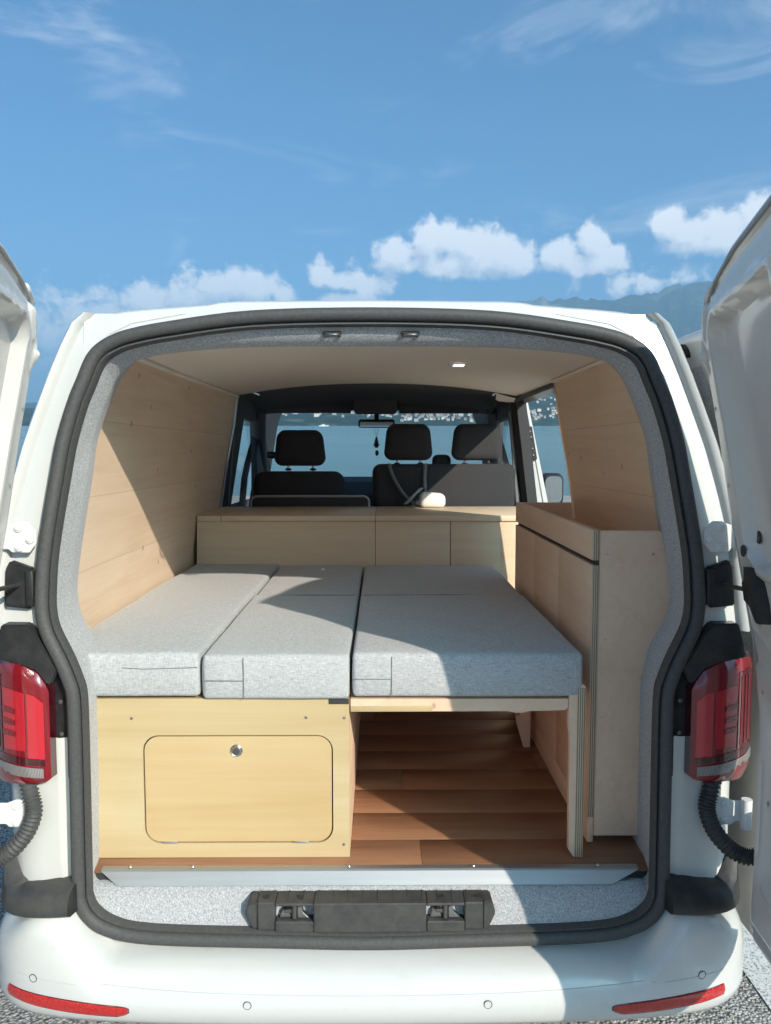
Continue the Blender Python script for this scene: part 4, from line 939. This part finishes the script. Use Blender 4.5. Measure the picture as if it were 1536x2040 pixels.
# ------------------------------------------------------------------ furniture
def screw(x, y, z, par): return lathe('screw', [(0, -.0006), (.0022, -.0008), (.0036, -.0006), (.0042, .0005)], (x, y, z), 'y', 'steel', par, 10)
def furniture():
    # left storage chest under the bed, with lockable hatch
    ch = thing('storage_chest', (-.43, 2.5, .57), 'yellowish birch plywood chest under the left cushions with a round-cornered hatch', 'chest')
    hole = rrect(-.5595, -.0955, .6075, .8805, .039, 8)
    holed('front_panel', (-.80, -.055, .571, .972), hole, 1.833, 1.848, 'birch_yellow', ch)
    ht = prism('hatch', rrect(-.5560, -.0990, .6110, .8770, .0355, 8), 'xz', 1.8335, 1.846, 'birch_door', ch, .0008)
    lk = lathe('lock', [(0, -.006), (.0095, -.006), (.0105, -.0045), (.0115, -.0025), (.0135, -.0035), (.0152, -.002), (.0155, .001)], (-.331, 1.8335, .842), 'y', 'steel', ht, 28)
    lathe('lock_button', [(0, -.0085), (.0075, -.0085), (.0088, -.0065), (.0088, -.004)], (-.331, 1.8335, .842), 'y', 'dark_steel', lk, 24)
    for x in (-.498, -.175): box('hatch_hinge', x - .018, x + .018, 1.8318, 1.8338, .6068, .6118, 'aluminium', ht, .0005)
    box('gap_back', -.60, -.06, 1.850, 1.853, .59, .92, 'cab_dark', ch, 0)
    box('side_panel', -.070, -.055, 1.8485, 3.30, .571, .955, 'cabinet_ply', ch)
    box('top_board', -.80, -.0555, 1.8485, 3.31, .956, .9715, 'birch_yellow', ch)
    box('top_notch', -.105, -.056, 1.8315, 1.8328, .958, .9715, 'cab_dark', ch, 0)
    for x, z in ((-.585, .923), (-.161, .924), (-.068, .923), (-.070, .603)): screw(x, 1.833, z, ch)
    # pull-out bed frame on the right
    bf = thing('bed_frame', (.23, 2.5, .57), 'pale plywood pull-out bed base on board legs over the open floor', 'bed frame')
    box('bed_board', -.053, .515, 1.845, 3.31, .9555, .9712, 'cabinet_ply', bf)
    prism('front_rail', [(-.052, .971), (.478, .971), (.478, .948), (.47, .942), (.38, .940), (.372, .936), (.35, .936), (.33, .940), (-.052, .940)], 'xz', 1.829, 1.844, 'cabinet_ply', bf, .0008)
    box('rail_edge', -.0515, .147, 1.8265, 1.8287, .9405, .9545, 'birch_yellow', bf, .0005)
    for y, nm in ((1.827, 'leg'), (2.53, 'leg')):
        prism(nm, [(.4790, .984), (.4790, .900), (.483, .87), (.484, .678), (.485, .590), (.498, .571), (.519, .571), (.520, 1.0), (.513, 1.008), (.505, 1.0), (.500, .984)] if y < 2 else [(.47, .953), (.473, .72), (.480, .66), (.505, .573), (.527, .573), (.527, .953)], 'xz', y, y + .018, 'cabinet_ply', bf, .001)
    box('leg_edge', .5002, .5195, 1.8245, 1.8268, .572, .998, 'ply_edge', bf, .0004)
    box('far_rail', .44, .53, 2.60, 3.3, .93, .953, 'cabinet_ply', bf)
    # kitchen cabinet along the right side
    cb = thing('kitchen_cabinet', (.65, 2.44, .57), 'tall pale plywood cabinet along the right wall with open tray top', 'cabinet')
    prism('end_panel', [(.5665, .590), (.5665, 1.3745), (.715, 1.3745), (.735, 1.35), (.775, 1.25), (.79, 1.1), (.79, .590)], 'xz', 1.897, 1.912, 'cabinet_ply', cb, .0008)
    box('drawer_front', .548, .5655, 1.897, 2.98, 1.3005, 1.3755, 'cabinet_ply', cb)
    box('drawer_edge', .5483, .5653, 1.8945, 1.8968, 1.3008, 1.3752, 'ply_edge', cb, .0004)
    box('slot', .5565, .5660, 1.899, 2.97, 1.2880, 1.3002, 'cab_dark', cb, 0)
    for y0, y1 in ((1.897, 2.254), (2.256, 2.614), (2.616, 2.98)): box('cabinet_door', .548, .5655, y0, y1, .6405, 1.2875, 'cabinet_ply', cb, .0012)
    box('door_edge', .5483, .5653, 1.8945, 1.8968, .641, 1.2872, 'ply_edge', cb, .0004)
    box('plinth', .550, .5655, 1.899, 2.98, .571, .6385, 'cabinet_ply', cb)
    box('tray_board', .566, .78, 1.913, 2.964, 1.300, 1.312, 'cabinet_ply', cb)
    box('tray_end', .566, .775, 2.965, 2.98, 1.22, 1.3745, 'cabinet_ply', cb)
    for x, z in ((.585, 1.315), (.70, 1.316), (.585, 1.10), (.58, .90)): screw(x, 1.897, z, cb)
    # cross bench behind the front seats
    bn = thing('bench_chest', (-.05, 3.6, .57), 'pale plywood chest across the van behind the front seats', 'chest')
    prism('front_board', [(-.779, .95), (-.772, 1.2685), (-.001, 1.2685), (-.001, .95)], 'xz', 3.325, 3.340, 'bench_ply', bn, .0006)
    box('front_board', .001, .3245, 3.325, 3.340, .95, 1.2685, 'bench_ply', bn, .0006)
    box('front_board', .3275, .545, 3.326, 3.340, .95, 1.2685, 'bench_ply', bn, .0006)
    box('front_board', .545, .70, 3.3255, 3.340, .58, 1.2685, 'bench_ply', bn, .0006)
    box('lower_board', -.05, .545, 3.326, 3.340, .572, .949, 'bench_ply', bn, .0006)
    box('core', -.76, .70, 3.345, 3.88, .60, 1.262, 'cab_dark', bn, 0)
    box('lid', -.667, -.001, 3.317, 3.887, 1.2700, 1.294, 'bench_ply', bn)
    box('lid', .001, .72, 3.317, 3.887, 1.2700, 1.294, 'bench_ply', bn)
    prism('lid_end', [(-.669, 3.317), (-.770, 3.317), (-.779, 3.887), (-.669, 3.887)], 'xy', 1.2700, 1.2938, 'bench_ply', bn, .001)
furniture()

# ------------------------------------------------------------------ cushions
def cushion(x0, x1, y0, y1, label, seed, z0=.9755, z1=1.083, stitch=None):
    bm = bmesh.new(); add_box(bm, x0, x1, y0, y1, z0, z1, .011, 3)
    rg = random.Random(seed)
    # cut the faces finer so the foam can bulge and crease
    for ax, lo, hi in ((0, x0, x1), (1, y0, y1), (2, z0, z1)):
        n = max(2, int((hi - lo) / .055))
        for k in range(1, n):
            c = [0, 0, 0]; c[ax] = lo + (hi - lo) * k / n; nn = [0, 0, 0]; nn[ax] = 1
            bmesh.ops.bisect_plane(bm, geom=bm.verts[:] + bm.edges[:] + bm.faces[:], plane_co=c, plane_no=nn)
    from mathutils import noise
    for v in bm.verts:
        a, b, c = (v.co.x - x0) / (x1 - x0), (v.co.y - y0) / (y1 - y0), (v.co.z - z0) / (z1 - z0)
        A, B, Cc = (max(0, 4 * q * (1 - q)) for q in (a, b, c))
        nz = noise.fractal(v.co * 5 + Vector((seed, 0, 0)), 1, 2, 4)
        if c > .9: v.co.z += .007 * (A * B) ** .45 + .0035 * nz
        if b < .1: v.co.y -= .004 * (A * Cc) ** .5 + .003 * nz
        if a > .95: v.co.x -= .0006 * nz
        if abs(c) < .1: v.co.z = max(v.co.z, z0)
    o = sharp(link('cushion', bm_mesh(bm, 'cushion'), 'fabric'), 45); o.data.materials[0] = M['fabric']
    top(o, label, 'cushion', 'grey bed cushions')
    e = .0045
    tube('piping', [(x0 + e, y0 - .001, z1 - .003), ((x0 + x1) / 2, y0 - .003, z1 + .0005), (x1 - e, y0 - .001, z1 - .003)][:0] or catmull([(x0 + .008, y0 + .004, z0 + .004), (x0 + .0015, y0 + .004, z0 + .02), (x0 + .0015, y0 + .004, z1 - .02), (x0 + .008, y0 + .004, z1 - .006)], 4), .0016, 'fabric_seam', o, 5)
    if y1 < 3: tube('piping', [(x0 + .012, y1 - .003, z1 - .001), ((x0 + x1) / 2, y1 - .003, z1 + .0005), (x1 - .012, y1 - .003, z1 - .001)], .0024, 'fabric_seam', o, 6)
    if stitch:
        for s in stitch: tube('stitch', [(a, y0 - .0048, b) for a, b in s], .0009, 'fabric_seam', o, 5)
    return o
cushion(-.782, -.4165, 1.826, 3.316, 'long grey woven cushion along the left wall, sunlit', 1, z0=.978, z1=1.086, stitch=[[(-.60, 1.052), (-.55, 1.049), (-.5, 1.050), (-.42, 1.053)]])
cushion(-.4085, -.0545, 1.820, 2.596, 'middle front grey cushion overhanging the hatch chest', 2, z0=.9725, z1=1.083, stitch=[[(-.40, 1.022), (-.31, 1.021)], [(-.308, 1.078), (-.308, .976)]])
cushion(-.4085, -.0545, 2.612, 3.316, 'middle rear grey cushion against the cross chest, mostly in shade', 3, z1=1.0775)
cushion(-.0470, .5120, 1.824, 2.596, 'wide grey cushion at front right over the open floor, half in shade', 4, z0=.9765, stitch=[[(-.045, 1.024), (.046, 1.023)], [(.048, 1.078), (.048, .976)]])
cushion(-.0470, .5120, 2.612, 3.316, 'wide grey cushion at rear right beside the cabinet, in shade', 5, z0=.9722, z1=1.0775)

# ------------------------------------------------------------------ loose things
def loose():
    # dark folding board with pale edge behind the driver seat
    b = thing('folding_table', (-.335, 3.93, 1.0), 'dark folded table top with pale rounded rim behind the driver seat', 'table')
    prism('table_top', rrect(-.634, -.038, .75, 1.342, .03), 'xz', 3.905, 3.925, 'cab_dark', b)
    tube('rim', [(x, 3.906, z) for x, z in rrect(-.636, -.036, .75, 1.345, .032)], .0065, 'pale_trim', b, 8, True)
    # white pouch on two grey straps from the middle headrest
    p = thing('pouch', (.28, 3.80, 1.294), 'small white pouch resting on the chest lid, slung by grey straps', 'pouch')
    bm = bmesh.new(); add_box(bm, .219, .343, 3.765, 3.855, 1.295, 1.372, .022, 4)
    for v in bm.verts:
        v.co.z -= .012 * max(0, (v.co.x - .29) / .05) * (v.co.z > 1.34)
        v.co.y += .006 * math.sin(v.co.x * 60)
    sharp(link('pouch_body', bm_mesh(bm, 'pouch_body'), 'white_cloth', p), 60)
    def flat(name, pts, w, mat, par):
        P_ = catmull(pts, 6); rows = [[q + Vector((-w, 0, .0)), q + Vector((w, 0, 0))] for q in P_]
        return grid(name, rows, mat, par, True, thick=.002)
    flat('strap', [(.065, 3.975, 1.51), (.085, 3.968, 1.45), (.13, 3.962, 1.37), (.19, 3.90, 1.31), (.215, 3.84, 1.298)], .010, 'strap', p)
    flat('strap', [(.255, 3.975, 1.51), (.250, 3.968, 1.44), (.252, 3.95, 1.38), (.248, 3.87, 1.365)], .009, 'strap', p)
    flat('strap_end', [(.150, 3.90, 1.305), (.185, 3.93, 1.34), (.235, 3.955, 1.385)], .011, 'pale_trim', p)
    # fir-tree air freshener hanging from the mirror
    tpts = [(0, .044), (.010, .028), (.005, .028), (.016, .010), (.008, .010), (.021, -.012), (.010, -.012), (.012, -.024), (-.012, -.024), (-.010, -.012), (-.021, -.012), (-.008, .010), (-.016, .010), (-.005, .028), (-.010, .028)]
    a = prism('air_freshener', [(-.001 + x, 1.618 + z) for x, z in tpts], 'xz', 4.603, 4.606, 'cab_dark')
    top(a, 'dark tree-shaped air freshener hanging from the interior mirror', 'air freshener')
    tube('cord', [(-.001, 4.604, 1.66), (-.012, 4.604, 1.70), (-.006, 4.60, 1.715)], .0012, 'strap', a, 5)
    tube('cord', [(-.001, 4.604, 1.66), (.012, 4.604, 1.70), (.006, 4.60, 1.715)], .0012, 'strap', a, 5)
    lathe('bead', [(0, -.018), (.009, -.012), (.011, 0), (.009, .012), (0, .018)], (.002, 4.604, 1.563), 'z', 'rubber', a, 10)
loose()

# stand the van and everything in it on the sloping car park
for o in VAN_THINGS: o.matrix_basis = TILT @ o.matrix_basis
